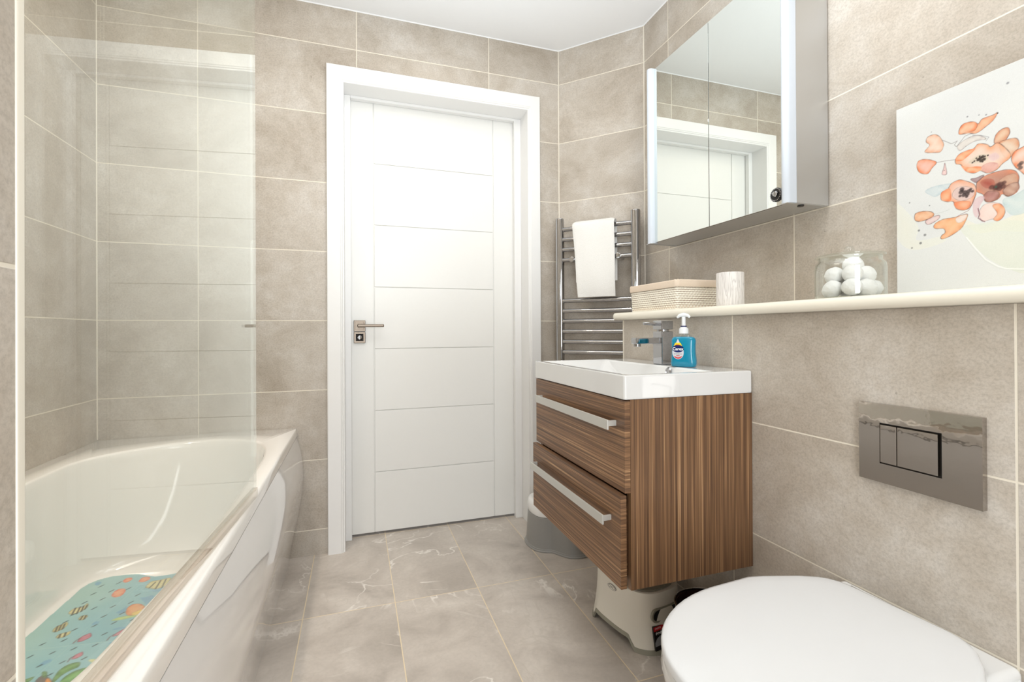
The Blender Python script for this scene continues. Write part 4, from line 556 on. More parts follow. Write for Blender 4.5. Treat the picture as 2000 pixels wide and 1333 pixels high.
# ------------------------------------------------------------------ vanity unit
T = thing('vanity_cabinet', 'wall hung striped brown wood vanity cabinet with two drawers', 'cabinet', (.82, 1.31, .32))
vy0, vy1 = 1.009, 1.603; zb, zt = .320, .7895
mb = MB(); mb.box((.640, vy0, zb), (1.0190, vy0+.018, zt), .0008); mb.box((.640, vy1-.018, zb), (1.0190, vy1, zt), .0008)
mb.box((.640, vy0+.017, zb+.01), (1.018, vy1-.017, zb+.026)); mb.box((1.0, vy0+.017, zb+.02), (1.018, vy1-.017, zt)); mb.box((.64, vy0+.017, zt-.03), (1.0, vy1-.017, zt-.012))
build('cabinet_body', mb, 'woodz', T, angle=30)
mb = MB(); mb.box((.6232, vy0-.001, .5605), (.6392, vy1+.001, .7875), .0012); d1 = build('drawer', mb, 'woody', T, angle=30)
mb = MB(); mb.box((.6095, vy0-.003, .3285), (.6260, vy1-.001, .5560), .0012); mb.box((.6262, vy0+.022, .345), (.90, vy1-.022, .52), .001); d2 = build('drawer', mb, 'woody', T, angle=30)
def bar(x, y0, y1, z0, z1, par):
    mb = MB(); mb.box((x-.026, y0, z0), (x-.021, y1, z1), .0012); ob = build('drawer_handle', mb, 'hndl', par)
    for s_ in (y0, y1-.006):
        mb = MB(); mb.box((x-.022, s_, z0+.009), (x, s_+.006, z1-.002), .0008); build('handle_post', mb, 'hndl', T if False else par)
bar(.6232, 1.047, 1.548, .7105, .7355, d1); bar(.6095, 1.050, 1.565, .4735, .4975, d2)
# basin
T = thing('wash_basin', 'white rectangular ceramic wash basin on top of the wooden vanity cabinet', 'basin', (.82, 1.31, .79))
x0, x1, y0, y1 = .6215, 1.0185, 1.006, 1.612
P = lambda hx, hy, cx, cy, r: rrect(cx, cy, hx, hy, r, 5)
cx, cy = (x0+x1)/2, (y0+y1)/2; hx, hy = (x1-x0)/2, (y1-y0)/2
rg = [[(a, b, z) for a, b in P(h1, h2, c_, cy, r)] for h1, h2, c_, r, z in (
    (hx-.010, hy-.010, cx, .006, .7895), (hx-.001, hy-.001, cx, .006, .7905), (hx, hy, cx, .007, .795), (hx, hy, cx, .007, .846), (hx-.0012, hy-.0012, cx, .007, .849), (hx-.004, hy-.004, cx, .007, .850),
    (.135, hy-.016, .7765, .012, .850), (.132, hy-.020, .7765, .014, .8485), (.128, hy-.028, .7765, .02, .843), (.118, hy-.07, .7765, .05, .812), (.10, hy-.13, .7765, .06, .799), (.03, .04, .7765, .02, .796))]
mb = MB(); mb.loft(rg, True, True); build('basin_bowl', mb, 'cer', T, angle=40)
mb = MB(); mb.lathe([(0, 0), (.030, 0), (.032, .003), (.028, .007), (.0, .009)], (.7765, 1.31, .798), n=28); build('drain_plug', mb, 'chrome', T)
mb = MB(); mb.lathe([(0, -.001), (.011, -.001), (.013, .002), (.010, .005), (.008, .002), (0, .002)], (.898, 1.205, .836), (-1, 0, .25), n=24); build('overflow_ring', mb, 'chrome', T)
# tap
T = thing('basin_tap', 'square chrome mixer tap with pin lever on the back of the basin', 'tap', (.948, 1.300, .850))
mb = MB(); mb.box((.926, 1.276, .850), (.970, 1.324, .957), .003, 2); build('tap_body', mb, 'chrome', T)
mb = MB(); mb.box((.838, 1.284, .917), (.930, 1.316, .937), .003, 2); sp_ = build('spout', mb, 'chrome', T)
mb = MB(); mb.cyl((.851, 1.300, .919), (.851, 1.300, .908), .011, n=24, bev=.0015); build('aerator', mb, 'chrome', sp_)
mb = MB(); mb.cyl((.948, 1.300, .956), (.948, 1.300, .964), .019, n=28); mb.box((.926, 1.276, .9625), (.970, 1.324, .992), .003, 2); hd = build('tap_head', mb, 'chrome', T)
mb = MB(); mb.cyl((.928, 1.300, .980), (.875, 1.300, .982), .0048, n=16, bev=.001); build('lever', mb, 'chrome', hd)
# ------------------------------------------------------------------ soap bottle
bo = Vector((.934, 1.180, .8505)); T = thing('soap_bottle', 'clear pump bottle of blue liquid hand soap beside the chrome tap', 'soap bottle', bo)
az = math.atan2(-(.934-.0)*.95+.0, -.934) # placeholder
vd = Vector((-.934, -1.180, 0)).normalized(); ang_ = math.radians(-14)
nrm = Vector((vd.x*math.cos(ang_)-vd.y*math.sin(ang_), vd.x*math.sin(ang_)+vd.y*math.cos(ang_), 0)); sx = Vector((-nrm.y, nrm.x, 0))
def bring(hw, hd_, z, n=48, e=3.2):
    r = []
    for i in range(n):
        a = 2*PI*i/n; c, s_ = math.cos(a), math.sin(a); k = (abs(c)**e+abs(s_)**e)**(-1/e); p = bo+sx*(hw*c*k)+nrm*(hd_*s_*k); r.append((p.x, p.y, bo.z+z))
    return r
mb = MB(); mb.loft([bring(.030, .014, 0), bring(.0355, .0185, .002), bring(.037, .020, .010), bring(.0365, .0195, .02), bring(.0348, .019, .033), bring(.0338, .0188, .05), bring(.0345, .0188, .068), bring(.0350, .0185, .078), bring(.0335, .0175, .0845), bring(.029, .016, .0885), bring(.022, .014, .0905)]); build('bottle_body', mb, 'soap', T, angle=60)
mb = MB(); mb.loft([bring(.0225, .0145, .0907), bring(.0225, .0145, .094), bring(.014, .012, .098, e=2.2), bring(.0115, .0115, .101, e=2)]); build('bottle_shoulder', mb, 'clearp', T)
mb = MB(); mb.lathe([(0, .0995), (.0135, .0995), (.0135, .112), (.0125, .1155), (.0095, .1165), (.0095, .119), (0, .119)], bo, n=32); pc = build('pump_collar', mb, 'soapw', T)
mb = MB(); mb.lathe([(0, .1195), (.0092, .1195), (.0092, .1225), (0, .1225)], bo, n=28); build('collar_ring', mb, 'navy', pc)
mb = MB(); mb.cyl(bo+Vector((0, 0, .123)), bo+Vector((0, 0, .150)), .0058, .0055, n=20)
mb.tube([bo+sx*.018+Vector((0, 0, .1475)), bo+sx*.012+Vector((0, 0, .1535)), bo+Vector((0, 0, .156)), bo-sx*.012+Vector((0, 0, .1535)), bo-sx*.019+Vector((0, 0, .1475))], [.003, .005, .0062, .005, .003]); build('pump_head', mb, 'soapw', T)
def onlab(pts2, d):   # label points -> world
    return [bo+sx*x+nrm*(.0198-.00012*0+d)+Vector((0, 0, z)) for x, z in pts2]
sxl = sx   # text x axis must run to viewer's right
if (sx.cross(Vector((0, 0, 1)))).dot(nrm) < 0: sxl = -sx
def L2(pts, d): return [bo+sxl*x+nrm*d+Vector((0, 0, z)) for x, z in pts]
def ell(cx, cz, a, b, n=32, t0=0, t1=2*PI): return [(cx+a*math.cos(t0+(t1-t0)*i/n), cz+b*math.sin(t0+(t1-t0)*i/n)) for i in range(n)]
lx = -.012
def lab(name, pts, d, mat, par):
    mb = MB(); a = L2(pts, d); b = L2(pts, d-.0006); mb.loft([b, a]); return build(name, mb, mat, par, smooth=False)
drop = [(lx, .084)]+[(lx+.0165*math.cos(t), .043+.020*math.sin(t)) for t in np.linspace(PI*.22, -PI*1.22, 30)]
lb = lab('label', drop, .0200, 'palel', T)
lab('label_yellow_patch', [(lx-.0075, .072), (lx-.0135, .060), (lx+.0135, .060), (lx+.0075, .072)][::-1], .0204, 'yellow', lb)
lab('label_red_patch', [(lx+.0145*math.cos(t), .043+.0185*math.sin(t)) for t in np.linspace(-PI*.2, -PI*.8, 20)], .0203, 'pinkl', lb)
lab('label_pale_patch', [(lx+.0145*math.cos(t), .044+.0150*math.sin(t)) for t in np.linspace(PI*.1, -PI*1.1, 24)], .0204, 'palel', lb)
lab('label_oval', ell(lx, .0545, .0168, .0112), .0206, 'navy', lb)
bb = lambda x, z, d: basis(bo+sxl*x+nrm*d+Vector((0, 0, z)), sxl, (0, 0, 1), sxl.cross(Vector((0, 0, 1))))
text('label_name', 'Carex', .0125, 'white', lb, bb(lx, .0535, .0207), bold=.0003)
mb = MB()
for k, (x_, w_) in enumerate(((-.011, .004), (-.0060, .0035), (-.0015, .005), (.0045, .003), (.0085, .0025))): mb.loft([L2([(lx+x_, .0375), (lx+x_+w_, .0375), (lx+x_+w_, .0402), (lx+x_, .0402)], .0204), L2([(lx+x_, .0375), (lx+x_+w_, .0375), (lx+x_+w_, .0402), (lx+x_, .0402)], .0207)])
build('label_small_print', mb, 'greyp', lb, smooth=False)
for x_, w_, z_ in ((-.0055, .009, .0645), (-.005, .010, .0325)):
    mb = MB(); mb.loft([L2([(lx+x_, z_), (lx+x_+w_, z_), (lx+x_+w_, z_+.0022), (lx+x_, z_+.0022)], .0205), L2([(lx+x_, z_), (lx+x_+w_, z_), (lx+x_+w_, z_+.0022), (lx+x_, z_+.0022)], .0208)])
    build('label_stripe', mb, 'red', lb, smooth=False)
# ------------------------------------------------------------------ flush plate
T = thing('flush_plate', 'rectangular polished chrome dual flush plate on the tiled wall above the toilet', 'flush plate', (XW, .611, .729))
fx = XW-.0125
mb = MB()
ya, yb, za, zb_ = .508, .7145, .6500, .8085; ia, ib, ja, jb = .5665, .6735, .6885, .7705
for a, b in (((ya, za), (ya*0+ia, zb_)), ((ib, za), (yb, zb_)), ((ia, za), (ib, ja)), ((ia, jb), (ib, zb_))): mb.box((fx, a[0], a[1]), (XW-.0002, b[0], b[1]))
bmesh.ops.remove_doubles(mb.b, verts=mb.b.verts, dist=1e-5)
build('plate', mb, 'chrome2', T, angle=20)
mb = MB(); mb.box((fx+.005, ia, ja), (XW-.001, ib, jb)); build('plate_recess', mb, 'black', T)
mb = MB(); mb.box((fx-.002, ib-.0325, ja+.003), (fx+.006, ib-.002, jb-.003), .0008); build('button', mb, 'chrome2', T)
mb = MB(); mb.box((fx-.002, ia+.005, ja+.003), (fx+.006, ib-.0335, jb-.003), .0008); build('button', mb, 'chrome2', T)
# ------------------------------------------------------------------ toilet
T = thing('toilet', 'white back to wall toilet with its lid closed', 'toilet', (.80, .62, 0))
def toil(f, hw, xr, xb_half, n=26, yc=.618, cxr=.70, er=.055):
    """outline: front tip x=f, half width hw at x=cxr, back edge x=xr"""
    pts = []
    for i in range(n+1):
        a = PI/2+PI*i/n; pts.append((cxr+(cxr-f)*math.cos(a) if True else 0, yc+hw*math.copysign(abs(math.sin(a))**.93, math.sin(a))))
    # side taper to rounded back corners
    k = [(xr-.16, hw*.985), (xr-.13, hw*.935), (xr-.10, hw*.87), (xr-.06, hw*.78), (xr-.025, hw*.67), (xr-.012, hw*.60), (xr-.003, hw*.51), (xr, hw*.42)] if not er else [(.80, hw*.985), (.87, hw*.955), (xr-er, xb_half+.02), (xr-er*.45, xb_half+.008), (xr-.012, xb_half-.015), (xr-.003, xb_half-.035), (xr, xb_half-.06)]
    lo = [(x, yc-h) for x, h in k]; hi = [(x, yc+h) for x, h in k][::-1]
    return pts+lo+hi
def trg(o, dz, inset=0, c=(.73, .60)):
    return [(c[0]+(x-c[0])*(1-inset/.22), c[1]+(y-c[1])*(1-inset/.17), dz) for x, y in o]
def trot(o, a=math.radians(5.6), c=(.958, .620)):   # seat and lid sit slightly askew on the pan
    return [(c[0]+(x-c[0])*math.cos(a)-(y-c[1])*math.sin(a), c[1]+(x-c[0])*math.sin(a)+(y-c[1])*math.cos(a)) for x, y in o]
o = trot(toil(.460, .194, .963, .150, er=0))
mb = MB(); mb.loft([trg(o, .4205, .004), trg(o, .4225), trg(o, .4335), trg(o, .4385, .003), trg(o, .4408, .010), trg(o, .4425, .03), trg(o, .4435, .08), trg(o, .4440, .14)], True, True); build('toilet_lid', mb, 'seat', T, angle=50)
o2 = trot(toil(.464, .190, .953, .148, er=0))
mb = MB(); mb.loft([trg(o2, .402, .006), trg(o2, .4045), trg(o2, .416), trg(o2, .4185, .003)]); build('toilet_seat', mb, 'seat', T, angle=50)
o3 = toil(.478, .172, 1.0, .150, cxr=.70)
def pan(z, f, hw, back):
    return [(x, y, z) for x, y in toil(f, hw, 1.0185, back, er=.03)]
mb = MB(); mb.loft([pan(0, .60, .105, .12), pan(.03, .595, .108, .12), pan(.15, .565, .120, .13), pan(.25, .52, .140, .14), pan(.33, .490, .160, .148), pan(.385, .477, .170, .150), pan(.398, .480, .168, .149)]); pb = build('toilet_pan', mb, 'cer', T, angle=50)
mb = MB(); mb.box((.925, .462, .30), (1.0190, .758, .4115), .012, 4); build('pan_back', mb, 'cer', T, angle=50)
for s_ in (-.075, .075):
    mb = MB(); mb.cyl((.978, .618+s_-.02, .4185), (.978, .618+s_+.02, .4185), .0065, n=16); build('seat_hinge', mb, 'chrome', T)
# ------------------------------------------------------------------ mirror cabinet
T = thing('mirror_cabinet', 'aluminium mirror cabinet with two mirror doors hung on the right wall', 'cabinet', (1.21, 1.31, 1.31))
cz0, cz1 = 1.3115, 2.010; my = 1.3055; mx = 1.140
mb = MB(); mb.box((mx+.008, .985, cz0+.001), (1.2725, 1.652, cz1), .001); mb.box((mx+.014, .983, cz0-.001), (1.2725, .9875, cz1+.001), .0008); mb.box((mx+.014, 1.648, cz0-.001), (1.2725, 1.654, cz1+.001), .0008)
build('cabinet_body', mb, 'alu', T, angle=20)
for a, b in ((1.010, my-.0012), (my+.0012, 1.612)):
    mb = MB(); mb.box((mx, a, cz0+.001), (mx+.005, b, cz1-.002), .0004); build('mirror_door', mb, 'mirror', T, smooth=False)
    mb = MB(); mb.box((mx+.0051, a+.001 if a < 1.1 else a, cz0+.001), (mx+.0078, b+.0022 if a < 1.1 else b-.001, cz1-.002)) ; build('gap_shade_backing', mb, 'black', T, smooth=False)  # black backing, widened to paint shade into the gap between the doors
for ys_, sgn in ((.983, 1), (1.612, 1)):
    mb = MB(); w_ = .026 if ys_ < 1 else .030
    rg = []
    for z in (cz0-.002, cz1+.002):
        pts = [(mx+.0135, ys_), (mx-.008, ys_), (mx-.015, ys_+.003), (mx-.019, ys_+.009), (mx-.020, ys_+w_/2), (mx-.019, ys_+w_-.009), (mx-.015, ys_+w_-.003), (mx-.008, ys_+w_), (mx+.0135, ys_+w_)]
        rg.append([(x, y, z) for x, y in pts])
    mb.loft(rg); ls = build('light_strip', mb, 'frost', T, angle=40)
    mb = MB()
    mb.box((mx-.0195, ys_+.001, cz0-.0045), (mx+.013, ys_+w_-.001, cz0-.0020), .001); build('strip_cap', mb, 'alu', ls)
mb = MB(); mb.box((mx+.010, .986, cz0-.0025), (1.268, 1.012, cz0+.0005), .0005); build('bottom_end_plate', mb, 'alu', T)
mb = MB(); mb.lathe([(0, 0), (.0085, 0), (.0085, .003), (0, .003)], (1.187, .999, cz0-.0055), n=24); build('switch_button', mb, 'black', T)
# knob stuck to the mirror
kn = Vector((mx-.0004, 1.0345, 1.3445))
mb = MB(); mb.lathe([(0, 0), (.0198, 0), (.0198, .003), (.0176, .0045), (0, .0045)], kn, (-1, 0, 0), n=36); kb = build('door_knob', mb, 'black', T)
mb = MB()
for i in range(22):
    a = 2*PI*i/22; c = kn+Vector((-.0045, .0168*math.cos(a), .0168*math.sin(a))); mb.cyl(c, c+Vector((-.0016, 0, 0)), .0016, n=8)
build('stud_ring', mb, 'chrome', kb)
mb = MB()
for i in range(5):
    a = PI*.62-i*PI*.06*2.2*1.0; a = math.radians(130-20*i); c = kn+Vector((-.006, 0, -.006)); e = kn+Vector((-.008, .0125*math.cos(a), -.006+.0155*math.sin(a)))
    mb.tube([c, c.lerp(e, .55), e], [.0016, .0034, .0022], 10)
build('shell_ornament', mb, 'chrome', kb)
# ------------------------------------------------------------------ towel rail
T = thing('towel_rail', 'chrome ladder towel radiator on the angled wall beside the door', 'towel rail', (1.07, 2.03, .70))
td = (Vector((C2[0], C2[1], 0))-Vector((C1[0], C1[1], 0))).normalized(); tn = Vector((td.y, -td.x, 0)); tn = -tn if tn.dot(Vector((-1, -1, 0))) < 0 else tn
c1v = Vector((C1[0], C1[1], 0))
def W(t, o_, z): return c1v+td*t+tn*o_+Vector((0, 0, z))
for t_, zt_, r_ in ((.034, 1.508, .0200), (.403, 1.508, .0210)):
    mb = MB(); pts = []
    for i in range(20):
        a = 2*PI*i/20; c, s_ = math.cos(a), math.sin(a); e = 3.0; k = (abs(c)**e+abs(s_)**e)**(-1/e); pts.append((r_*c*k, .018*s_*k))
    rg = [[W(t_+x, .075+y, z) for x, y in pts] for z in (.70, zt_-.003)]+[[W(t_+x*.9, .075+y*.9, zt_) for x, y in pts]]
    mb.loft(rg); build('upright', mb, 'chrome', T, angle=50)
zr = [1.453, 1.4035, 1.3545, 1.304, 1.1055, 1.056, 1.0065, .957, .9065, .857, .807, .757]
for z in zr:
    mb = MB(); mb.cyl(W(.045, .078, z), W(.392, .078, z), .0105, n=20); build('rung', mb, 'chrome', T)
for t_, z in ((.100, 1.304), (.325, 1.304), (.100, .80), (.325, .80)):
    mb = MB(); mb.cyl(W(t_, .0, z), W(t_, .070, z), .008, n=16); mb.cyl(W(t_, .066, z), W(t_, .093, z), .0135, n=20, bev=.002); build('wall_bracket', mb, 'chrome', T)
# towel
def towel():
    mb = MB(); path = []
    yo, yi = .1035, .0530; zt_ = 1.4695
    for k in range(15): path.append((yo-.000+.003*math.sin(k*.5), 1.118+(zt_-.012-1.118)*k/14))
    for k in range(1, 8):
        a = PI*k/8; path.append(((yo+yi)/2+(yo-yi)/2*math.cos(a), zt_-.012+.020*math.sin(a)))
    for k in range(8): path.append((yi, zt_-.012-.30*k/8))
    nw = 24; thk = .0065; outer = []; inner = []
    n = len(path)
    for i, (o_, z) in enumerate(path):
        a = Vector(path[max(i-1, 0)]); b = Vector(path[min(i+1, n-1)]); d = (b-a).normalized(); nv = Vector((d.y, -d.x))
        f = max(0, min(1, (z-1.118)/(.35))) if i < 15 else 1
        t0 = .136+(.108-.136)*f; t1 = .316+(.312-.316)*f
        ro, ri = [], []
        for j in range(nw+1):
            s_ = j/nw; t_ = t0+(t1-t0)*s_; edge = min(s_, 1-s_)*nw/1.6; th = thk*min(1, math.sqrt(max(edge, .02)))
            if i in (0, n-1): th *= .6
            wv = .0022*math.sin(s_*9+z*8)*(1 if i < 15 else .3)
            ro.append(W(t_, o_+nv.x*th+wv, z+nv.y*th)); ri.append(W(t_, o_-nv.x*th+wv, z-nv.y*th))
        outer.append(ro); inner.append(ri)
    rings = [a+b[::-1] for a, b in zip(outer, inner)]
    mb.loft(rings); return mb
tw = build('hand_towel', towel(), 'towel', org=tuple(W(.21, .078, 1.455)), angle=60); tag(tw, 'white hand towel folded over the top bars of the chrome towel rail', 'towel')
# ------------------------------------------------------------------ things on the ledge
sz = 1.0306
T = thing('wicker_basket', 'low cream wicker basket with beige cloth lining on the ledge', 'basket', (1.12, 1.48, sz))
bx0, bx1, by0, by1 = 1.030, 1.205, 1.335, 1.620; bh = .083
per = rrect((bx0+bx1)/2, (by0+by1)/2, (bx1-bx0)/2, (by1-by0)/2, .012, 4); per = np.array(per+[per[0]]); sl = np.hypot(*np.diff(per, axis=0).T); cum = np.concatenate([[0], np.cumsum(sl)]); Lp = cum[-1]
nst = int(Lp/.0065)//2*2; nu = nst*4; rows = 11; nv_ = rows*5
S = np.linspace(0, Lp, nu+1); bxv = np.interp(S, cum, per[:, 0]); byv = np.interp(S, cum, per[:, 1]); V = np.linspace(0, 1, nv_+1)
tx = np.gradient(bxv); ty = np.gradient(byv); ln = np.hypot(tx, ty)+1e-12; nx_, ny_ = ty/ln, -tx/ln
US, VV = np.meshgrid(S/Lp*nst, V*rows); par_ = np.where(np.floor(VV) % 2 == 0, 1, -1)
hgt = np.sin(US*PI)*par_; strand = np.abs(np.sin(VV*PI)); disp = .0016*hgt*strand+.0010*strand
weave_shade = np.clip(strand*1.3*(.55+.45*np.abs(np.cos((US+.5)*PI))+.25*(hgt > 0)), 0, 1)  # shade between strands put into vertex colour; the weave is unpierced
BX = bxv[None]+nx_[None]*disp-nx_[None]*.006*(1-VV/rows)*.8; BY = byv[None]+ny_[None]*disp-ny_[None]*.006*(1-VV/rows)*.8; BZ = sz+.0005+V[:, None]*bh+0*BX
cc = np.clip((weave_shade-.10)*1.9, 0, 1)**.7
grid_obj('basket_weave', 'wicker', np.stack([BX, BY, BZ], -1), np.repeat(cc[..., None], 3, 2), T)
mb = MB(); mb.prism([(p[0], p[1]) for p in rrect((bx0+bx1)/2, (by0+by1)/2, (bx1-bx0)/2-.006, (by1-by0)/2-.006, .012, 4)], sz+.0002, sz+.003); build('basket_base', mb, 'linen', T)
mb = MB(); rg = []
for off, z in ((-.004, .006), (-.004, .082), (-.004, .0995), (-.001, .1025), (.003, .1020), (.0048, .098), (.0048, .085), (.004, .078), (.0030, .0775), (.0025, .084)):
    pr_ = rrect((bx0+bx1)/2, (by0+by1)/2, (bx1-bx0)/2+off, (by1-by0)/2+off, .014, 8); pr_ = [(x, y, sz+z+.0010*math.sin(i*1.7)) for i, (x, y) in enumerate(pr_)]; rg.append(pr_)
mb.loft(rg, True, False); build('cloth_lining', mb, 'linen', T, angle=70)
# cup
cb = (1.082, 1.152, sz); T = thing('ceramic_holder', 'white cylindrical holder with an embossed bark texture beside the basket', 'holder', cb)
mb = MB(); mb.lathe([(0, .003), (.0385, .003), (.0392, .006), (.0392, .101), (.0384, .1028), (.0368, .102), (.0362, .098), (.0358, .02), (0, .018)], cb, n=64); build('holder_body', mb, 'bark', T, angle=50)
mb = MB(); mb.lathe([(0, 0), (.037, 0), (.0375, .0032), (0, .0032)], cb, n=40); build('holder_foot', mb, 'linen', T)
# jar with cotton balls
jb = (1.105, .803, sz); T = thing('glass_jar', 'round clear glass jar with a knobbed lid holding white cotton balls', 'jar', jb)
mb = MB(); mb.lathe([(0, .0), (.066, .0), (.0695, .004), (.0705, .012), (.0705, .072), (.069, .082), (.064, .088), (.0625, .091), (.0625, .098), (.0600, .098), (.0600, .090), (.0665, .080), (.068, .072), (.068, .012), (.066, .005), (0, .004)], jb, n=56); build('jar_body', mb, 'jar', T, angle=60)
mb = MB(); mb.lathe([(0, .0985), (.0665, .0985), (.069, .1005), (.069, .103), (.066, .1045), (.03, .1055), (.008, .1065), (.005, .1085), (.009, .112), (.0108, .117), (.009, .1225), (.004, .1255), (0, .126)], jb, n=56); build('jar_lid', mb, 'jar', T, angle=60)
balls = [(-.034, -.030, .026), (-.002, -.040, .024), (.036, -.026, .025), (-.036, .014, .025), (.004, .006, .023), (.038, .018, .024), (-.004, .042, .024), (-.018, -.020, .058), (.020, -.022, .056), (.022, .022, .057), (-.020, .022, .058), (.006, -.004, .080)]
lay = {0: 'bottom layer', 1: 'upper layer'}
proto = None
for i, (dx, dy, dz) in enumerate(balls):
    if proto is None:
        g = bmesh.new(); bmesh.ops.create_icosphere(g, subdivisions=4, radius=.0205)
        for v in g.verts:
            n_ = v.co.normalized(); v.co *= 1+.05*math.sin(n_.x*7+1)*math.sin(n_.y*6+2)*math.cos(n_.z*5)+.02*math.sin(n_.x*23)*math.sin(n_.y*19+n_.z*21)
        me = bpy.data.meshes.new('cotton_ball'); g.to_mesh(me); g.free(); me.materials.append(M['cotton']); me.shade_smooth(); ob = bpy.data.objects.new('cotton_ball', me); proto = ob
    else: ob = proto.copy()
    COL.objects.link(ob); ob.location = (jb[0]+dx, jb[1]+dy, jb[2]+dz); ob.rotation_euler = (i*1.3, i*.7, i*2.1); ob.scale = (1, 1+.08*math.sin(i), 1-.05*math.cos(i*2))
    tag(ob, 'white cotton ball inside the lidded glass jar on the ledge', 'cotton ball', 'cotton balls in the glass jar')
# canvas
T = thing('canvas_picture', 'unframed canvas painting of peach and coral flowers in a pale vase', 'picture', (1.262, .56, sz))
cy1, cy0, cz1_ = .790, .325, 1.4915
ys = np.concatenate([np.arange(cy1, .540, -.0009), np.linspace(.54, cy0, 60)]); zs = np.linspace(sz+.001, cz1_, 500); Yg, Zg = np.meshgrid(ys, zs)
C = np.zeros(Yg.shape+(3,)); base = np.array((.862, .868, .862)); C[:] = base
nz = (np.sin(Yg*31+Zg*11)*np.sin(Zg*27-Yg*8)); C += .008*nz[..., None]*np.array((1, 1, .6))
lowk = np.clip((1.22-Zg)/.2, 0, 1)[..., None]; C = C*(1-lowk*.4)+np.array((.895, .90, .878))*lowk*.4
paint(Yg, Zg, C, CANSPEC, .0009)
C += rng.normal(0, .006, C.shape[:2])[..., None]
lean = lambda z: 1.2465+(z-sz)*.004
Xg = lean(Zg)
grid_obj('painted_face', 'art', np.stack([Xg, Yg, Zg], -1), np.clip(C, 0, 1), T)
mb = MB(); a0, a1_ = lean(sz)+.0003, lean(cz1_)+.0003
mb.loft([[(a0, cy0, sz), (a0, cy1, sz), (a0+.018, cy1, sz), (a0+.018, cy0, sz)], [(a1_, cy0, cz1_+.0006), (a1_, cy1, cz1_+.0006), (a1_+.018, cy1, cz1_+.0006), (a1_+.018, cy0, cz1_+.0006)]]); build('canvas_block', mb, 'paint', T, smooth=False)
# ------------------------------------------------------------------ step stool under the vanity
T = thing('step_stool', 'beige plastic step stool with grey trim on the floor under the vanity', 'step stool', (.888, 1.325, 0))
def sup(cx, cy, hx, hy, e, rot, n=96):
    r = []
    for i in range(n):
        a = 2*PI*i/n; c, s_ = math.cos(a), math.sin(a); k = (abs(c)**e+abs(s_)**e)**(-1/e); x, y = hx*c*k, hy*s_*k; r.append((cx+x*math.cos(rot)-y*math.sin(rot), cy+x*math.sin(rot)+y*math.cos(rot)))
    return r
rot = math.radians(10); SC = (.866, 1.338); HT = .172
def arch(i, n=96):   # bottom edge height: arches in the -x and +x sides
    a = 2*PI*i/n; d = min(abs(a-PI), abs(a), abs(a-2*PI)); w_ = .50
    if d > w_+.16: return 0
    if d < w_: return .034
    t = (d-w_)/.16; return .034*(1-t*t*(3-2*t))
def srow(f, lift=0):
    z = HT*f; flare = (1-f)**2.2; hx_, hy_ = .098+.014*flare, .128+.018*flare; P = sup(SC[0], SC[1], hx_, hy_, 2.9, rot)
    return [(p[0], p[1], (arch(i)*(1-f)+z)) for i, p in enumerate(P)]
mb = MB(); rg = [srow(f) for f in (0.06, .15, .3, .5, .7, .85, .95)]
P = sup(SC[0], SC[1], .097, .127, 2.9, rot); rg.append([(x, y, HT-.002) for x, y in P]); P = sup(SC[0], SC[1], .093, .123, 2.9, rot); rg.append([(x, y, HT) for x, y in P])
P = sup(SC[0], SC[1], .091, .121, 2.9, rot); rg.append([(x, y, HT-.003) for x, y in P])
mb.loft(rg, False, True); build('stool_body', mb, 'stool', T, angle=50)
mb = MB(); a = srow(0); b = srow(.075)
def scl(r, k): return [(SC[0]+(x-SC[0])*k, SC[1]+(y-SC[1])*k, z) for x, y, z in r]
mb.loft([scl(b, .98), scl(b, 1.012), scl(a, 1.018), scl(a, .97)], False, False); build('rubber_edge', mb, 'grip', T, angle=60)
mb = MB(); P = sup(SC[0], SC[1], .085, .114, 2.9, rot); mb.prism(P, HT-.0028, HT+.0012, .001); build('tread_pad', mb, 'grip', T)
# handle slot and sticker on the side facing the camera
fd = Vector((math.sin(rot), -math.cos(rot), 0)); fs = Vector((math.cos(rot), math.sin(rot), 0)); sc0 = Vector((SC[0], SC[1], 0))
def F(x, z, d): return sc0+fs*(x-.001)+fd*(d+.0155)+Vector((0, 0, z))
def capsule(cx, cz, hw, r, n=12): return [(cx+hw+r*math.cos(a), cz+r*math.sin(a)) for a in np.linspace(-PI/2, PI/2, n)]+[(cx-hw+r*math.cos(a), cz+r*math.sin(a)) for a in np.linspace(PI/2, 3*PI/2, n)]
dz_ = .1135
mb = MB(); mb.loft([[F(x, z, .108) for x, z in capsule(-.001, .106, .036, .021)], [F(x, z, .1150) for x, z in capsule(-.001, .106, .036, .021)], [F(x, z, .1155) for x, z in capsule(-.001, .106, .035, .0165)], [F(x, z, .112) for x, z in capsule(-.001, .106, .034, .0155)]], False, False); hr = build('handle_slot', mb, 'grip', T)
mb = MB(); mb.loft([[F(x, z, .112) for x, z in capsule(-.001, .106, .034, .0158)], [F(x, z, .1131) for x, z in capsule(-.001, .106, .034, .0158)]]); build('slot_shade', mb, 'black', hr, smooth=False)  # black capsule painted as the shade inside the slot; nothing is cut through
def plate(name, x0, x1, z0, z1, d0, d1, mat, par):
    mb = MB(); e = lambda z, d: d+(.084-z)*.19 if z < .084 else d
    mb.loft([[F(x0, z0, e(z0, d0)), F(x1, z0, e(z0, d0)), F(x1, z1, e(z1, d0)), F(x0, z1, e(z1, d0))], [F(x0, z0, e(z0, d1)), F(x1, z0, e(z0, d1)), F(x1, z1, e(z1, d1)), F(x0, z1, e(z1, d1))]]); return build(name, mb, mat, par, smooth=False)
st = plate('sticker', -.056, .004, .014, .078, .110, .1155, 'black', T)
plate('sticker_red_band', -.055, .003, .0655, .077, .1155, .1158, 'red', st)
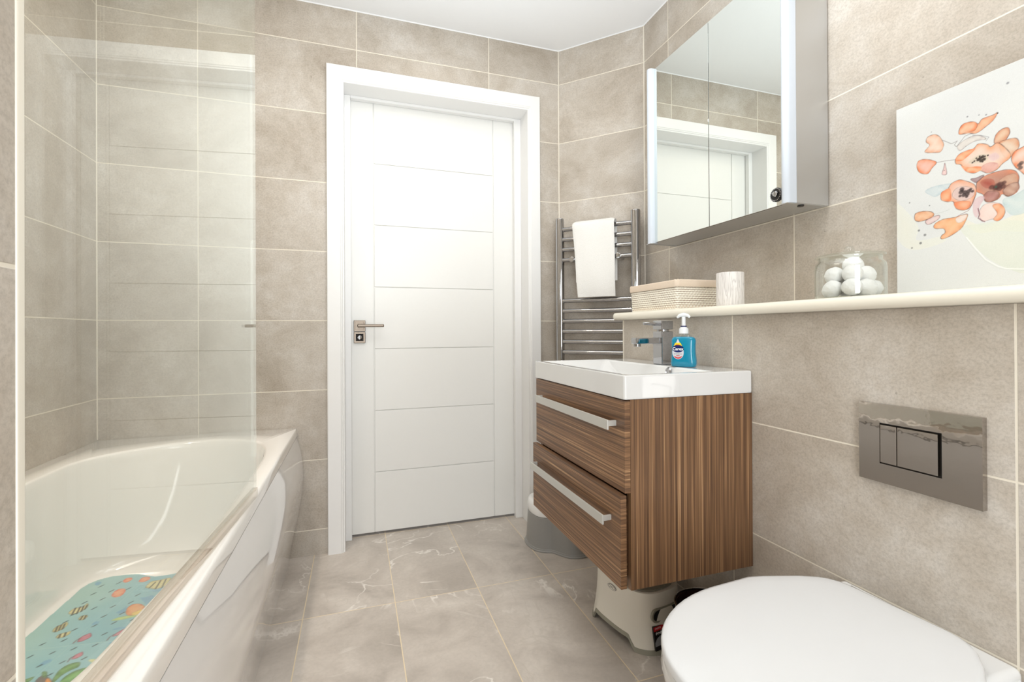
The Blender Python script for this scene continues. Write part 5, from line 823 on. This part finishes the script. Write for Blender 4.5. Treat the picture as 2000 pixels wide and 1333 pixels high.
mb = MB(); P = [(-.055, .026), (-.055, .036), (-.046, .046), (-.032, .051), (-.014, .048), (-.004, .034), (-.002, .026)]
mb.loft([[F(x, z, .1155+(.084-z)*.19) for x, z in P], [F(x, z, .1158+(.084-z)*.19) for x, z in P]]); build('sticker_figure', mb, 'greyp', st, smooth=False)
fb = lambda x, z, d: basis(F(x, z, d+(.084-z)*.19), fs, (0, 0, 1), fd)
text('sticker_print', 'OXO', .010, 'white', st, fb(-.038, .071, .1159)); text('sticker_print', 'tot', .020, 'white', st, fb(-.037, .0585, .1159), bold=.0004)
mb = MB(); mb.tube([F(-.044, .0525, .1172), F(-.039, .0535, .1172), F(-.034, .0515, .1172), F(-.028, .0530, .1172)], .0011, 8); build('sticker_squiggle', mb, 'blue', st)
# logo oval on the aisle side
ld = Vector((-math.cos(rot), -math.sin(rot), 0)); ls_ = Vector((math.sin(rot), -math.cos(rot), 0))
def G(x, z, d): return sc0+ls_*(x-.012)+ld*(d-.0060)+Vector((0, 0, z))
mb = MB(); mb.loft([[G(.010+x, .146+z, .100) for x, z in ell(0, 0, .020, .0085, 28)], [G(.010+x, .146+z, .1062) for x, z in ell(0, 0, .020, .0085, 28)]]); lg = build('logo_oval', mb, 'pottyg', T, smooth=False)
mb = MB(); mb.loft([[G(.010+x, .146+z, .1060) for x, z in ell(0, 0, .018, .007, 28)], [G(.010+x, .146+z, .1065) for x, z in ell(0, 0, .018, .007, 28)]]); build('logo_face', mb, 'stool', lg, smooth=False)
text('logo_print', 'OXO', .013, 'pottyg', lg, basis(G(.010, .146, .1066), ls_, (0, 0, 1), ld), bold=.0002)
# ------------------------------------------------------------------ brown topped bin behind the toilet
bc = (.900, 1.042, 0)
T = thing('waste_bin', 'round silver bin with a dark brown inside behind the toilet', 'bin', bc)
mb = MB(); mb.lathe([(0, 0), (.070, 0), (.073, .004), (.0865, .212), (.0885, .216), (.0885, .2185), (.0855, .2195), (.0840, .216), (.0835, .19), (.0835, .188)], bc, n=56); build('bin_body', mb, 'chrome2', T)
mb = MB(); mb.lathe([(.0832, .2145), (.0815, .214), (.078, .12), (.070, .05), (0, .045)], bc, n=56); build('bin_liner', mb, 'brown', T)
# ------------------------------------------------------------------ potty by the door
T = thing('toddler_potty', 'grey potty with a raised white top on the floor between door and vanity', 'potty', (.86, 1.96, 0))
pol = smoothpoly([(.7235, 1.99), (.735, 1.925), (.765, 1.893), (.800, 1.875), (.822, 1.842), (.850, 1.808), (.895, 1.792), (.945, 1.800), (.985, 1.835), (.995, 1.89), (.965, 1.955), (.925, 2.01), (.875, 2.06), (.815, 2.095), (.765, 2.085), (.733, 2.045)], 5)
pc_ = np.array((.86, 1.945))
def pr2(k, z, sh=(0, 0)): return [(pc_[0]+(p[0]-pc_[0])*k+sh[0], pc_[1]+(p[1]-pc_[1])*k+sh[1], z) for p in pol]
mb = MB(); mb.loft([pr2(.99, 0), pr2(1, .002), pr2(1, .0045), pr2(.985, .007), pr2(.970, .008), pr2(.972, .011), pr2(.965, .013), pr2(.945, .015), pr2(.925, .06), pr2(.895, .142), pr2(.87, .146)]); build('potty_base', mb, 'pottyg', T, angle=50)
mb = MB(); mb.loft([pr2(.86, .1462), pr2(.885, .149), pr2(.90, .165), pr2(.90, .185), pr2(.87, .2), pr2(.80, .207), pr2(.68, .204), pr2(.60, .18), pr2(.5, .165)]); build('potty_seat', mb, 'pottyw', T, angle=60)
for o in bpy.data.objects:
    if '_o' in o: del o['_o']
